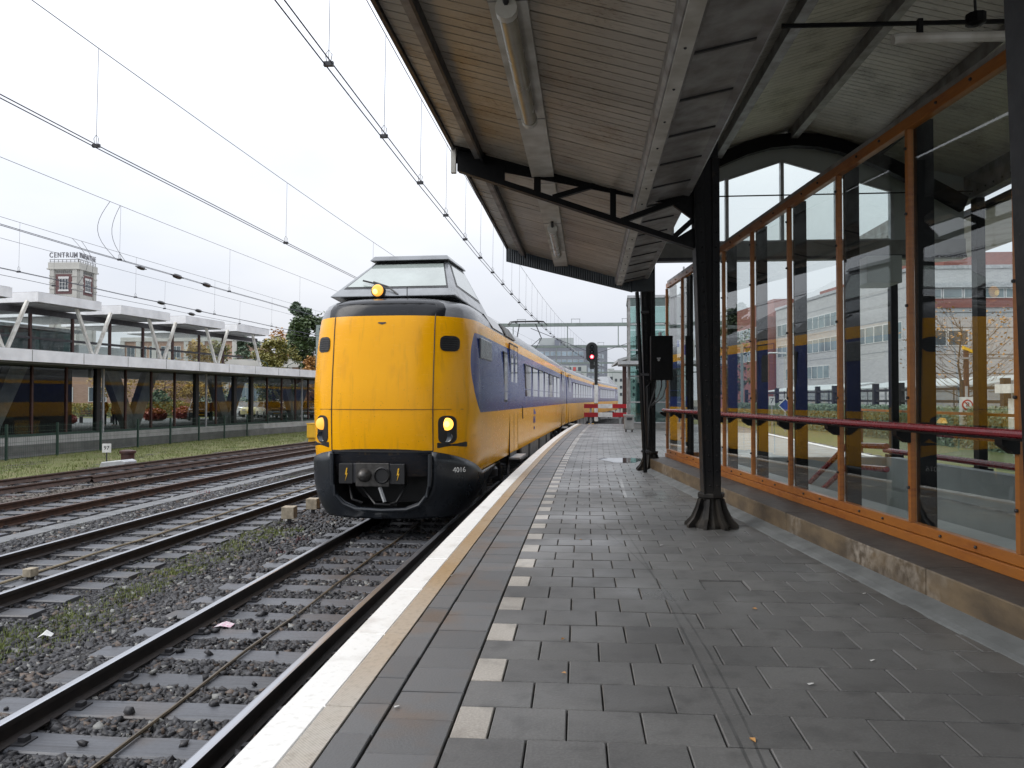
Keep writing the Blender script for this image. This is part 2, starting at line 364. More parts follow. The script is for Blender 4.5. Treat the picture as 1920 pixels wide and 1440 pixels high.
# ---------------------------------------------------------------- mesh helpers
class MB:
    def __init__(s): s.v, s.f = [], []
    def add(s, vs, fs):
        o = len(s.v); s.v += [tuple(v) for v in vs]; s.f += [tuple(i + o for i in f) for f in fs]; return s
    def box(s, x0, x1, y0, y1, z0, z1):
        return s.add([(x0, y0, z0), (x1, y0, z0), (x1, y1, z0), (x0, y1, z0), (x0, y0, z1), (x1, y0, z1), (x1, y1, z1), (x0, y1, z1)],
                     [(0, 3, 2, 1), (4, 5, 6, 7), (0, 1, 5, 4), (1, 2, 6, 5), (2, 3, 7, 6), (3, 0, 4, 7)])
    def hexa(s, b, t):
        """bottom ring and top ring of n points"""
        n = len(b); return s.add(list(b) + list(t), [tuple(range(n - 1, -1, -1)), tuple(range(n, 2 * n))] + [(i, (i + 1) % n, n + (i + 1) % n, n + i) for i in range(n)])
    def bar(s, a, b, w, h=None, up=(0, 0, 1)):
        """rectangular bar from a to b"""
        a, b = Vector(a), Vector(b); d = (b - a).normalized(); up = Vector(up)
        if abs(d.dot(up)) > .98: up = Vector((0, 1, 0))
        sx = d.cross(up).normalized() * w / 2; sy = sx.cross(d).normalized() * (h or w) / 2
        r = lambda p: [p - sx - sy, p + sx - sy, p + sx + sy, p - sx + sy]
        return s.hexa(r(a), r(b))
    def tube(s, pts, r, n=8, r1=None, cap=True):
        pts = [Vector(p) for p in pts]; rings = []
        for i, p in enumerate(pts):
            d = (pts[min(i + 1, len(pts) - 1)] - pts[max(i - 1, 0)]).normalized()
            up = Vector((0, 0, 1)) if abs(d.z) < .95 else Vector((0, 1, 0))
            u = d.cross(up).normalized(); w = u.cross(d).normalized()
            rr = r + ((r1 if r1 is not None else r) - r) * i / max(1, len(pts) - 1)
            rings.append([p + (u * math.cos(2 * math.pi * k / n) + w * math.sin(2 * math.pi * k / n)) * rr for k in range(n)])
        vs = [v for rg in rings for v in rg]; fs = []
        for i in range(len(rings) - 1):
            for k in range(n): fs.append((i * n + k, i * n + (k + 1) % n, (i + 1) * n + (k + 1) % n, (i + 1) * n + k))
        if cap: fs += [tuple(range(n - 1, -1, -1)), tuple(range(len(vs) - n, len(vs)))]
        return s.add(vs, fs)
    def prism(s, poly, axis, a, b):
        """extrude a polygon given in the two other axes along axis 'x','y' or 'z'"""
        m = {'x': lambda p, t: (t, p[0], p[1]), 'y': lambda p, t: (p[0], t, p[1]), 'z': lambda p, t: (p[0], p[1], t)}[axis]
        return s.hexa([m(p, a) for p in poly], [m(p, b) for p in poly])
    def lathe(s, prof, c=(0, 0, 0), n=16, ax='z'):
        vs, fs = [], []
        for (r, h) in prof:
            for k in range(n):
                a = 2 * math.pi * k / n; u, w = r * math.cos(a), r * math.sin(a)
                q = {'z': (u, w, h), 'y': (u, h, w), 'x': (h, u, w)}[ax]
                vs.append((c[0] + q[0], c[1] + q[1], c[2] + q[2]))
        for i in range(len(prof) - 1):
            for k in range(n): fs.append((i * n + k, i * n + (k + 1) % n, (i + 1) * n + (k + 1) % n, (i + 1) * n + k))
        fs += [tuple(range(n - 1, -1, -1)), tuple(range(len(vs) - n, len(vs)))]
        return s.add(vs, fs)
    def mesh(s, name, m, smooth=False):
        me = bpy.data.meshes.new(name); me.from_pydata(s.v, [], s.f)
        for x in (m if isinstance(m, (list, tuple)) else [m]): me.materials.append(x)
        if smooth: me.polygons.foreach_set('use_smooth', [True] * len(me.polygons))
        me.update(); return me
    def build(s, name, m, parent=None, smooth=False, bevel=0, fix=True):
        me = s.mesh(name, m, smooth)
        if fix:
            import bmesh
            bm = bmesh.new(); bm.from_mesh(me); bmesh.ops.recalc_face_normals(bm, faces=bm.faces); bm.to_mesh(me); bm.free()
        o = bpy.data.objects.new(name, me); COL.objects.link(o)
        if parent: o.parent = parent
        if bevel:
            b = o.modifiers.new('bevel', 'BEVEL'); b.width = bevel; b.segments = 2; b.limit_method = 'ANGLE'
        if smooth and not bevel:
            try: me.set_sharp_from_angle(angle=R(35))
            except Exception: pass
        return o

def tag(o, label=None, cat=None, group=None, kind=None):
    if label: o['label'] = label
    if cat: o['category'] = cat
    if group: o['group'] = group
    if kind: o['kind'] = kind
    return o
def empty(name, loc=(0, 0, 0), rz=0, label=None, cat=None, group=None):
    o = bpy.data.objects.new(name, None); COL.objects.link(o); o.location = loc; o.rotation_euler = (0, 0, rz)
    o.empty_display_size = .2
    return tag(o, label, cat, group)
def link(name, me, parent=None, loc=(0, 0, 0), rz=0):
    o = bpy.data.objects.new(name, me); COL.objects.link(o); o.location = loc; o.rotation_euler = (0, 0, rz)
    if parent: o.parent = parent
    return o
KIDS = {}
def copy_tree(o, parent=None):
    c = o.copy(); COL.objects.link(c)
    if parent: c.parent = parent
    for ch in [x for x in COL.objects if x.parent == o]: copy_tree(ch, c)
    return c
def text(name, s, size, m, parent=None, loc=(0, 0, 0), rot=(R(90), 0, 0), ext=.004, sx=1, align='CENTER', bold=0.):
    cu = bpy.data.curves.new(name, 'FONT'); cu.body = s; cu.size = size; cu.extrude = ext; cu.align_x = align; cu.align_y = 'CENTER'
    cu.resolution_u = 3; cu.offset = bold
    t = bpy.data.objects.new(name, cu); COL.objects.link(t)
    dg = bpy.context.evaluated_depsgraph_get(); dg.update()
    me = bpy.data.meshes.new_from_object(t.evaluated_get(dg)); me.materials.clear(); me.materials.append(m)
    COL.objects.unlink(t); bpy.data.objects.remove(t)
    o = link(name, me, parent, loc); o.rotation_euler = rot; o.scale = (sx, 1, 1); return o
def cv(Y):
    """the sideways sweep of the tracks at distance Y: a wide bend to the right"""
    if Y < 0: return 0.
    return Y * Y / 1250 if Y < 130 else 13.52 + (Y - 130) * .208
def sheet(name, m, poly, z, kind='structure', parent=None):
    o = MB().add([(x, y, z) for x, y in poly], [tuple(range(len(poly)))]).build(name, m, parent)
    return tag(o, kind=kind)
def strip(name, m, x0, x1, z, ys, z0=None, parent=None):
    """curved strip following the bend; with z0 it gets side walls down to z0"""
    b = MB()
    if z0 is None:
        vs = []; [vs.extend([(x0 + cv(y), y, z), (x1 + cv(y), y, z)]) for y in ys]
        b.add(vs, [(2 * i, 2 * i + 1, 2 * i + 3, 2 * i + 2) for i in range(len(ys) - 1)])
        return b.build(name, m, parent, fix=False)
    return sweep(name, m, [(x0, z0), (x1, z0), (x1, z), (x0, z)], ys, parent)
def sweep(name, m, prof, ys, parent=None, smooth=False):
    n = len(prof); vs = []; fs = []
    for y in ys:
        for (x, z) in prof: vs.append((x + cv(y), y, z))
    for i in range(len(ys) - 1):
        for k in range(n): fs.append((i * n + k, i * n + (k + 1) % n, (i + 1) * n + (k + 1) % n, (i + 1) * n + k))
    fs += [tuple(range(n - 1, -1, -1)), tuple(range(len(vs) - n, len(vs)))]
    return MB().add(vs, fs).build(name, m, parent, smooth)
YS = [-4, -2, 0, 2, 4, 6, 8, 10, 12, 14, 16, 18, 20, 23, 26, 30, 34, 38, 42, 48, 54, 60, 68, 76, 85, 95, 105, 117, 130, 150, 180, 240]
PX = lambda px, y: y * math.tan(math.atan((px - 960) / 1450) - R(4.613))   # sideways place of a thing seen at that bearing, y metres off

# ---------------------------------------------------------------- ground
RT, GZ = -.81, -1.03           # rail top, ballast level
sheet('ground', M['ground'], [(-900, -60), (900, -60), (900, 1500), (-900, 1500)], -1.16)
b = MB(); nx = 90; xs = [-21 + 19.9 * i / nx for i in range(nx + 1)]
ysb = [-2 + .25 * i for i in range(120)] + [28 + 1.5 * i for i in range(60)]
vs = []
for y in ysb:
    for x in xs:
        h = .02 * math.sin(x * 2.1 + y * .7) + .015 * math.sin(x * 5.3 - y * 2.9) + .012 * random.uniform(-1, 1)
        if -10.2 < x < -8.6: h -= .02
        vs.append((x + cv(y), y, GZ + h + (-.03 if x < -15.6 else 0)))
w = nx + 1
b.add(vs, [(j * w + i, j * w + i + 1, (j + 1) * w + i + 1, (j + 1) * w + i) for j in range(len(ysb) - 1) for i in range(nx)])
tag(b.build('ballast_bed', M['ballast'], smooth=True, fix=False), kind='structure')
tag(strip('ballast_bed_beyond_platforms', M['ballast'], -2, 14, -1.06, [46, 60, 80, 100, 130, 180, 240]), kind='structure').name = 'ballast_bed'
tag(strip('grass_verge', M['grass_ground'], -26, -15.9, -1.035, YS), kind='structure')
tag(strip('gravel_path', M['concrete_dark'], -23.6, -22.3, -1.02, YS), kind='structure')

# ---------------------------------------------------------------- tracks
def track(cx, label, y0, y1, railm, gauge=1.505, pitch=.6, ph=0., rod=None):
    t = empty('railway_track', (0, 0, 0), 0, label, 'railway track', 'railway tracks beside the platform')
    ys = [y for y in YS if y0 - 3 <= y <= y1 + 3]
    for s in (-1, 1):
        c = cx + s * gauge / 2
        prof = [(c - .035, RT - .02), (c - .034, RT - .004), (c - .022, RT), (c + .022, RT), (c + .034, RT - .004), (c + .035, RT - .02), (c + .033, RT - .042), (c + .009, RT - .052),
                (c + .009, RT - .125), (c + .068, RT - .142), (c + .068, RT - .152), (c - .068, RT - .152), (c - .068, RT - .142), (c - .009, RT - .125), (c - .009, RT - .052), (c - .033, RT - .042)]
        sweep('rail', railm, prof[::-1], ys, t)
    me = MB().box(-1.3, 1.3, -.125, .125, -.14, 0).mesh('sleeper', M['sleeper'])
    meshes = []
    for k in range(5):
        r = random.Random(k); q = MB(); n = 8; xs_ = [-1.3 + 2.6 * i / n for i in range(n + 1)]
        vs = []
        for x in xs_:
            a, c_, d = r.uniform(-.006, .006), r.uniform(-.006, .006), r.uniform(-.004, .003)
            vs += [(x, -.142 + a, -.14), (x, .142 + c_, -.14), (x, .142 + c_, -.012 + d), (x, .13 + c_, d), (x, -.13 + a, d), (x, -.142 + a, -.012 + d)]
        fs = [(i * 6 + j, i * 6 + (j + 1) % 6, (i + 1) * 6 + (j + 1) % 6, (i + 1) * 6 + j) for i in range(n) for j in range(6)]
        fs += [tuple(range(5, -1, -1)), tuple(range(n * 6, n * 6 + 6))]
        q.add(vs, fs); m_ = q.mesh('sleeper', M['sleeper']); meshes.append(m_)
    y = y0 + ph; fa = MB(); i = 0; SL = []
    while y < y1:
        yy = y + random.uniform(-.02, .02)
        o = link('sleeper', meshes[i % 5], t, (cx + cv(yy) + random.uniform(-.03, .03), yy, RT - .155 + random.uniform(-.004, .004)), -yy / 625 + random.uniform(-.012, .012))
        SL.append(yy)
        if y < 26:
            for s in (-1, 1):
                c = cx + s * gauge / 2 + cv(yy)
                fa.box(c - .16, c + .16, yy - .07, yy + .07, RT - .156, RT - .143)
                for e in (-.115, .115): fa.box(c + e - .025, c + e + .025, yy - .03, yy + .03, RT - .143, RT - .112)
        y += pitch; i += 1
    tag(fa.build('rail_fastenings', M['steel_dark'], t, fix=False), kind='stuff')
    return t, SL
T1, SL1 = track(-2.985, 'nearest railway track with shiny rails, running under the yellow train', 2.0, 48, M['rail'], ph=.44)
T2, SL2 = track(-7.0, 'second railway track with shiny rails and a pale rod between them, left of the train', 3.0, 60, M['rail'])
T3, SL3 = track(-10.9, 'third railway track with rusty brown rails beyond the grey cable trough', 8, 70, M['rail_rusty'])
# the rods lying in the four-foot
def rod(cx, y0, y1, r, m, label):
    ys = np.arange(y0, y1, .6)
    o = MB().tube([(cx + cv(y) + .012 * math.sin(y * 1.7), y, RT - .135 + .006 * math.sin(y * 3)) for y in ys], r, 6).build('track_cable', m, smooth=True)
    tag(o, label, 'cable')
M['cable_brown'] = pm('cable_brown', (.10, .07, .035), .4, 0, .4, 6)
M['rod_pale'] = pm('rod_pale', (.24, .20, .13), .5, 0, .4, 4)
rod(-2.93, 2.5, 14, .014, M['cable_brown'], 'thin brown cable lying along the middle of the nearest track')
rod(-6.99, 4, 34, .018, M['rod_pale'], 'pale yellowish rod lying along the middle of the second track')
# diverging fourth track (a turnout)
t4 = empty('railway_turnout', (0, 0, 0), 0, 'rusty turnout rails farthest left, merging into the third track', 'railway track', 'railway tracks beside the platform')
def bent(name, f, ys, m, parent):
    pr = [(-.035, RT - .02), (-.022, RT), (.022, RT), (.035, RT - .02), (.033, RT - .045), (.009, RT - .06), (.068, RT - .15), (-.068, RT - .15), (-.009, RT - .06), (-.033, RT - .045)][::-1]
    vs, fs, n = [], [], len(pr)
    for y in ys:
        for (x, z) in pr: vs.append((f(y) + x + cv(y), y, z))
    for i in range(len(ys) - 1):
        for k in range(n): fs.append((i * n + k, i * n + (k + 1) % n, (i + 1) * n + (k + 1) % n, (i + 1) * n + k))
    return MB().add(vs, fs).build(name, m, parent)
yt = list(range(14, 62, 2))
bent('rail', lambda y: -15.35 + max(0, (y - 16)) * .063 + .0 * y, yt, M['rail_rusty'], t4)
bent('rail', lambda y: -13.85 + max(0, (y - 16)) * .063, [y for y in yt if y < 48], M['rail_rusty'], t4)
bent('check_rail', lambda y: -13.6 + max(0, (y - 16)) * .063, [y for y in yt if 18 < y < 38], M['rail_rusty'], t4)
me = MB().box(-1.35, 1.35, -.12, .12, -.13, 0).mesh('sleeper', M['sleeper'])
for k in range(48):
    y = 15 + k * .75; link('sleeper', me, t4, (-14.6 + max(0, y - 16) * .063 + cv(y), y, RT - .157))
# tracks beyond the platform end and beyond the far side
t5 = empty('railway_track', (0, 0, 0), 0, 'dark railway tracks crossing behind the red and white barrier', 'railway track')
for f in (lambda y: 2.0 - (y - 48) * .05, lambda y: 3.5 - (y - 48) * .05, lambda y: 5.0 + (y - 60) * .0, lambda y: 6.5 + (y - 60) * .0):
    bent('rail', f, list(range(47, 150, 4)), M['rail_rusty'], t5)
me = MB().box(-1.3, 1.3, -.12, .12, -.13, 0).mesh('sleeper', M['sleeper'])
for k in range(60):
    y = 48 + k * 1.2; link('sleeper', me, t5, (2.75 - (y - 48) * .05 + cv(y), y, RT - .157))
# cable trough: a row of concrete lids
tr = empty('cable_trough', (0, 0, 0), 0, 'low grey concrete cable trough running between the second and third tracks', 'cable trough')
me = MB().box(-.19, .19, -.49, .49, -.1, 0).mesh('lid', M['lid_grey'])
for k in range(50):
    y = 6 + k; link('lid', me, tr, (-9.35 + cv(y) + random.uniform(-.012, .012), y, -.985 + random.uniform(-.006, .006)), -y / 625 + random.uniform(-.01, .01))

# ---------------------------------------------------------------- loose stones, one mass
def stones(n_try, xr, yr, dens, size, name='ballast_stones'):
    ico = np.array([(-1, -1, -1), (1, -1, -1), (1, 1, -1), (-1, 1, -1), (-1, -1, 1), (1, -1, 1), (1, 1, 1), (-1, 1, 1)], float) * .68
    F = np.array([(0, 2, 1), (0, 3, 2), (4, 5, 6), (4, 6, 7), (0, 1, 5), (0, 5, 4), (1, 2, 6), (1, 6, 5), (2, 3, 7), (2, 7, 6), (3, 0, 4), (3, 4, 7)])
    x = rng.uniform(xr[0], xr[1], n_try); y = rng.uniform(yr[0], yr[1], n_try)
    keep = (x > -.79 * y - .8 + 0 * y)
    keep &= rng.uniform(0, 1, n_try) < dens(x, y)
    for c in (-2.985, -7.0, -10.9):
        for s in (-.7525, .7525): keep &= np.abs(x - c - s) > .09
    for c, sl in ((-2.985, SL1), (-7.0, SL2), (-10.9, SL3)):
        sl = np.array(sl); dmin = np.min(np.abs(y[:, None] - sl[None, :]), axis=1)
        keep &= ~((np.abs(x - c) < 1.34) & (dmin < .155) & (rng.uniform(0, 1, n_try) > .004))
    keep &= np.abs(x + 9.35) > .22
    x, y = x[keep], y[keep]; n = len(x)
    sz = size * rng.uniform(.6, 1.35, n)
    V = ico[None] * rng.uniform(.55, 1.25, (n, 8, 1)) + rng.uniform(-.16, .16, (n, 8, 3))
    V = V * np.stack([rng.uniform(.8, 1.35, n), rng.uniform(.7, 1.1, n), rng.uniform(.45, .85, n)], 1)[:, None, :] * sz[:, None, None]
    a = rng.uniform(0, 6.28, n); tl = rng.uniform(-.9, .9, n)
    c, s = np.cos(tl)[:, None], np.sin(tl)[:, None]; X, Y_, Z = V[..., 0], V[..., 1], V[..., 2]
    X, Z = X * c - Z * s, X * s + Z * c
    c, s = np.cos(a)[:, None], np.sin(a)[:, None]; X, Y_ = X * c - Y_ * s, X * s + Y_ * c
    zc = GZ + .004 + rng.uniform(-.012, .022, n); zc = np.where(np.abs(x + 2.985) < 1.34, zc + .028, zc)
    for cx_, sl in ((-2.985, SL1), (-7.0, SL2), (-10.9, SL3)):
        sl = np.array(sl); dmin = np.min(np.abs(y[:, None] - sl[None, :]), axis=1)
        zc = np.where((np.abs(x - cx_) < 1.34) & (dmin < .13), RT - .14, zc)
    V = np.stack([X + (x + y * y / 1250)[:, None], Y_ + y[:, None], Z + zc[:, None]], -1).reshape(-1, 3)
    FF = (F[None] + (np.arange(n) * 8)[:, None, None]).reshape(-1, 3)
    me = bpy.data.meshes.new(name); me.vertices.add(len(V)); me.vertices.foreach_set('co', V.ravel().astype(np.float32))
    me.loops.add(FF.size); me.loops.foreach_set('vertex_index', FF.ravel().astype(np.int32))
    me.polygons.add(len(FF)); me.polygons.foreach_set('loop_start', (np.arange(len(FF)) * 3).astype(np.int32))
    try: me.polygons.foreach_set('loop_total', np.full(len(FF), 3, np.int32))
    except Exception: pass
    me.materials.append(M['stone']); me.update(); me.validate()
    return tag(link(name, me), kind='stuff')
moss = lambda x, y: np.clip(.5 + .5 * np.sin(x * 1.3 + y * .5) + .4 * np.sin(y * 1.1), 0, 1)
stones(95000, (-9, -1.3), (2.6, 9.5), lambda x, y: np.where((x < -4.3) & (x > -6.0), 1 - .45 * moss(x, y), 1.), .036)
stones(110000, (-16, -1.3), (9.5, 22), lambda x, y: np.where(x < -9.6, .35, np.where((x < -4.4) & (x > -5.8), 1 - .5 * moss(x, y), .9)), .044)

# grass tufts and weeds
def tufts(spots, name, m, label=None):
    b = MB()
    for (x, y, z, n, h, sp) in spots:
        for k in range(n):
            a = random.uniform(0, 6.28); px, py = x + random.gauss(0, sp), y + random.gauss(0, sp)
            l = h * random.uniform(.5, 1.1); w_ = .006 + h * .04; dx, dy = math.cos(a), math.sin(a); ln = random.uniform(.1, .6) * l
            b.add([(px - dy * w_, py + dx * w_, z), (px + dy * w_, py - dx * w_, z), (px + dx * ln, py + dy * ln, z + l)], [(0, 1, 2)])
    return tag(b.build(name, m, fix=False), kind='stuff')
sp = []
for k in range(420):
    y = random.uniform(4.5, 13); x = -5.25 + .3 * math.sin(y * .9) + random.gauss(0, .28)
    if moss(np.array(x), np.array(y)) > .35: sp.append((x + cv(y), y, GZ + .01, 26, .05, .09))
for k in range(60):
    y = random.uniform(9, 22); sp.append((-9.0 + random.gauss(0, .25) + cv(y), y, GZ, 16, .06, .1))
for k in range(110):
    q_ = random.choice(((8.6, .5), (11.2, .9), (7.0, .5), (9.8, .45), (13.2, .8), (6.2, .4), (5.4, .4))); sp.append((-5.25 + random.gauss(0, .2), q_[0] + random.gauss(0, q_[1]), GZ + .01, 90, .06, .11))
for (x, y) in ((-5.17, 8.6), (-5.1, 8.9), (-5.2, 11.4), (-5.3, 11.8), (-5.4, 7.0), (-5.35, 6.6), (-5.25, 9.8), (-5.2, 13.0), (-5.3, 6.2)): sp.append((x, y, GZ, 140, .10, .12))
tufts(sp, 'trackside_grass', M['grass_blade'])
sp = []
for k in range(1500):
    y = random.uniform(20, 60); x = random.uniform(-22.2, -15.9)
    sp.append((x + cv(y), y, -1.035, 14, .10, .2))
tufts(sp, 'verge_grass', M['grass_blade'])
sp = [(random.uniform(-13.6, -12.8) + cv(y), y, GZ, 30, .09, .1) for y in (17, 19.5, 20.2, 24)] + [(-4.45, 12.3, GZ, 60, .08, .1), (-4.3, 11.2, GZ, 50, .07, .1), (-9.0, 18.2, GZ, 60, .1, .12)]
tufts(sp, 'red_weeds', leaf('leaf_weed', (.12, .02, .025), (.22, .05, .05)))

# ---------------------------------------------------------------- the platform and its paving
EDGE = -1.23
ysp = [-3, -1, 1, 3, 5, 7, 9, 11, 13, 15, 17, 19, 22, 25, 28, 31, 34, 37, 40.2]
def slab_part(ys_, fl, fr):
    vs = []
    for y in ys_:
        vs += [(fl(y), y, -1.1), (fr(y), y, -1.1), (fr(y), y, -.016), (fl(y), y, -.016)]
    n = len(ys_); fs = [(i * 4 + k, i * 4 + (k + 1) % 4, (i + 1) * 4 + (k + 1) % 4, (i + 1) * 4 + k) for i in range(n - 1) for k in range(4)]
    return vs, fs + [(3, 2, 1, 0), tuple(range(len(vs) - 4, len(vs)))]
pb = MB(); le = lambda y: EDGE + .06 + cv(y); re_ = lambda y: 6.9 if y < 30 else 6.9 - (y - 30) * .1
pb.add(*slab_part([y for y in ysp if y < 14] + [14.6], le, lambda y: 2.95 - .0966 * y))
pb.add(*slab_part([14.603] + [y for y in ysp if y > 14.7], le, re_))
pb.add(*slab_part([-3, 14.6], lambda y: 6.82 - .0966 * y, lambda y: 7.4))
plat = pb.build('platform', M['paver_joint'])
tag(plat, kind='structure')
def slab_mesh(name, w, l, m, h=.06, c=.004):
    x, y = w / 2, l / 2
    q = MB(); bt = [(-x, -y, -h), (x, -y, -h), (x, y, -h), (-x, y, -h)]; md = [(-x, -y, -c), (x, -y, -c), (x, y, -c), (-x, y, -c)]
    tp = [(-x + c, -y + c, 0), (x - c, -y + c, 0), (x - c, y - c, 0), (-x + c, y - c, 0)]
    q.add(bt + md + tp, [(i, (i + 1) % 4, 4 + (i + 1) % 4, 4 + i) for i in range(4)] + [(4 + i, 4 + (i + 1) % 4, 8 + (i + 1) % 4, 8 + i) for i in range(4)] + [(8, 9, 10, 11)])
    return q.mesh(name, m)
GAP = .0065
pm_full = slab_mesh('paver', .3 - GAP, .3 - GAP, M['paver']); pm_half = slab_mesh('paver', .15 - GAP, .3 - GAP, M['paver'])
pm_white = slab_mesh('white_paver', .148 - GAP, .3 - GAP, M['paver_white'])
pm_c1 = slab_mesh('paver', .15 - .01, .3 - GAP, M['rust_paver']); pm_c2 = slab_mesh('paver', .285 - .008, .3 - GAP, M['rust_paver'])
P = []
def wallx(y): return 2.60 - .0966 * y
Y0 = 2.95 - .3 * 10
for r in range(0, 134):
    y = Y0 + .3 * r + .15
    if y > 40: break
    P.append(('white_paver' if 0 else 'paver', pm_c1, -.93 + .075, y, 0)); P.append(('paver', pm_c2, -.78 + .1445, y - .15, 0))
    white = (r % 2 == 0); x = -.49
    if white: P.append(('white_paver', pm_white, x + .075, y, 0)); x += .15
    xm = wallx(y) + .06 if y < 14.7 else 6.5
    while x < xm:
        P.append(('paver', pm_full, x + .15, y, 0)); x += .3
def area(p):
    return 1e9 if p[3] < 2.55 else p[3] ** 3 * (1 + .0 * p[2])
vis = sorted([p for p in P if 2.55 < p[3] and -.72 < (p[2]) / p[3] < .60], key=lambda p: p[3])
near = set(map(id, vis[:300])); far_v = {}
big = {}
for p in P:
    nm, me, x, y, _ = p; dz = random.uniform(-.0022, .0022); rz = -y / 625 + random.gauss(0, .004)
    x += cv(y); tx, ty = random.gauss(0, .004), random.gauss(0, .004)
    if abs(x - 1.1) < .2 and abs(y - 5.4) < .2: dz = -.012
    if id(p) in near:
        o = link(nm, me, plat, (x, y, dz), rz); o.rotation_euler = (tx, ty, rz)
    else:
        q = big.setdefault((nm, me.materials[0].name), MB())
        c, s = math.cos(rz), math.sin(rz)
        q.add([(x + v.co.x * c - v.co.y * s, y + v.co.x * s + v.co.y * c, v.co.z + dz + v.co.x * -ty + v.co.y * tx) for v in me.vertices], [tuple(f.vertices) for f in me.polygons])
for (nm, mn), q in big.items(): tag(q.build(nm + 's_beyond', M[mn], plat, fix=False), kind='stuff')
# edge slabs, white strip and studded strip
me_e = slab_mesh('edge_slab', .18, .994, M['edge_white'], .16, .008); me_t = slab_mesh('tactile_slab', .118, .994, M['tactile'], .06, .002)
for k in range(41):
    y = -.3 + k
    if y > 40: break
    for nm, me, x in (('edge_slab', me_e, EDGE + .09), ('tactile_slab', me_t, EDGE + .24)):
        o = link(nm, me, plat, (x + cv(y), y, .002 + random.uniform(-.0015, .0015)), -y / 625); o.scale = (1, 1, 1)
# sand and rubbish bits, puddle
b = MB()
for (x, y, s_) in ((.62, 7.6, .03), (.75, 6.9, .03), (1.45, 3.95, .02), (1.05, 3.6, .025), (-.9, 5.6, .02), (-.75, 3.2, .02), (.1, 9.5, .02), (1.9, 5.3, .02), (-1.0, 8.4, .02)):
    b.add([(x, y, .004), (x + s_, y + s_ * .3, .01), (x + s_ * .8, y + s_, .006), (x - s_ * .2, y + s_ * .7, .005)], [(0, 1, 2, 3)])
tag(b.build('litter_flecks', M['paper_white'], fix=False), kind='stuff')
g_ = G('puddle_water', .02); g_.color((.05, .05, .05)); M['water'] = g_.m
b = MB(); pts = [(1.0 + .42 * math.cos(a) * (1 + .3 * math.sin(3 * a)), 16.4 + .8 * math.sin(a) * (1 + .2 * math.cos(2 * a)), .0045) for a in [i * math.pi / 10 for i in range(20)]]
b.add(pts, [tuple(range(20))]); tag(b.build('puddle', M['water'], fix=False), 'shallow puddle shining on the pavers near the downpipe', 'puddle')

# crisp packet between the rails, white scrap left, fallen leaf
b = MB().add([(-.08, -.04, 0), (.0, -.05, .02), (.09, -.03, .0), (.1, .05, .015), (.01, .06, .035), (-.07, .05, .01), (0, 0, .04)], [(0, 1, 6), (1, 2, 6), (2, 3, 6), (3, 4, 6), (4, 5, 6), (5, 0, 6)])
o = b.build('crisp_packet', pm('packet_pink', (.55, .25, .35), .3, 0, .6, 30, c2=(.7, .7, .7)), fix=False); o.location = (-3.47, 7.44, GZ + .07)
tag(o, 'crumpled pink and white packet lying on the stones of the nearest track', 'litter')
b = MB().add([(-.1, -.04, 0), (.0, -.07, .03), (.09, -.02, .01), (.08, .06, .02), (-.03, .07, .05), (-.09, .03, .01), (0, 0, .05)], [(0, 1, 6), (1, 2, 6), (2, 3, 6), (3, 4, 6), (4, 5, 6), (5, 0, 6)])
o = b.build('plastic_scrap', M['paper_white'], fix=False); o.scale = (.7, .6, 1.2); o.location = (-4.98, 6.97, GZ + .07)
tag(o, 'white plastic scrap on the mossy ballast at lower left', 'litter')

# pale concrete marker blocks between the tracks
def block(x, y, sx, sy, z, label, leg=True):
    t = empty('marker_block', (x, y, GZ), random.uniform(-.1, .1), label, 'marker block', 'pale marker blocks by the tracks')
    q = MB(); c = .012; h = z
    q.hexa([(-sx, -sy, h), (sx, -sy, h), (sx, sy, h), (-sx, sy, h)], [(-sx, -sy, h + 2 * sx - c), (sx, -sy, h + 2 * sx - c), (sx, sy, h + 2 * sx - c), (-sx, sy, h + 2 * sx - c)])
    q.build('head', M['timber_pale'], t, bevel=.008)
    MB().box(-.03, .03, -.03, .03, -.08, h).build('foot', M['steel_dark'], t)
block(-5.22, 13.87, .115, .12, .13, 'pale square marker block, left one of the pair beside the train')
block(-5.2, 15.1, .11, .12, .13, 'pale square marker block half behind the dark nose of the train')
block(-6.82, 9.25, .058, .07, .09, 'small pale marker block on a sleeper of the second track')

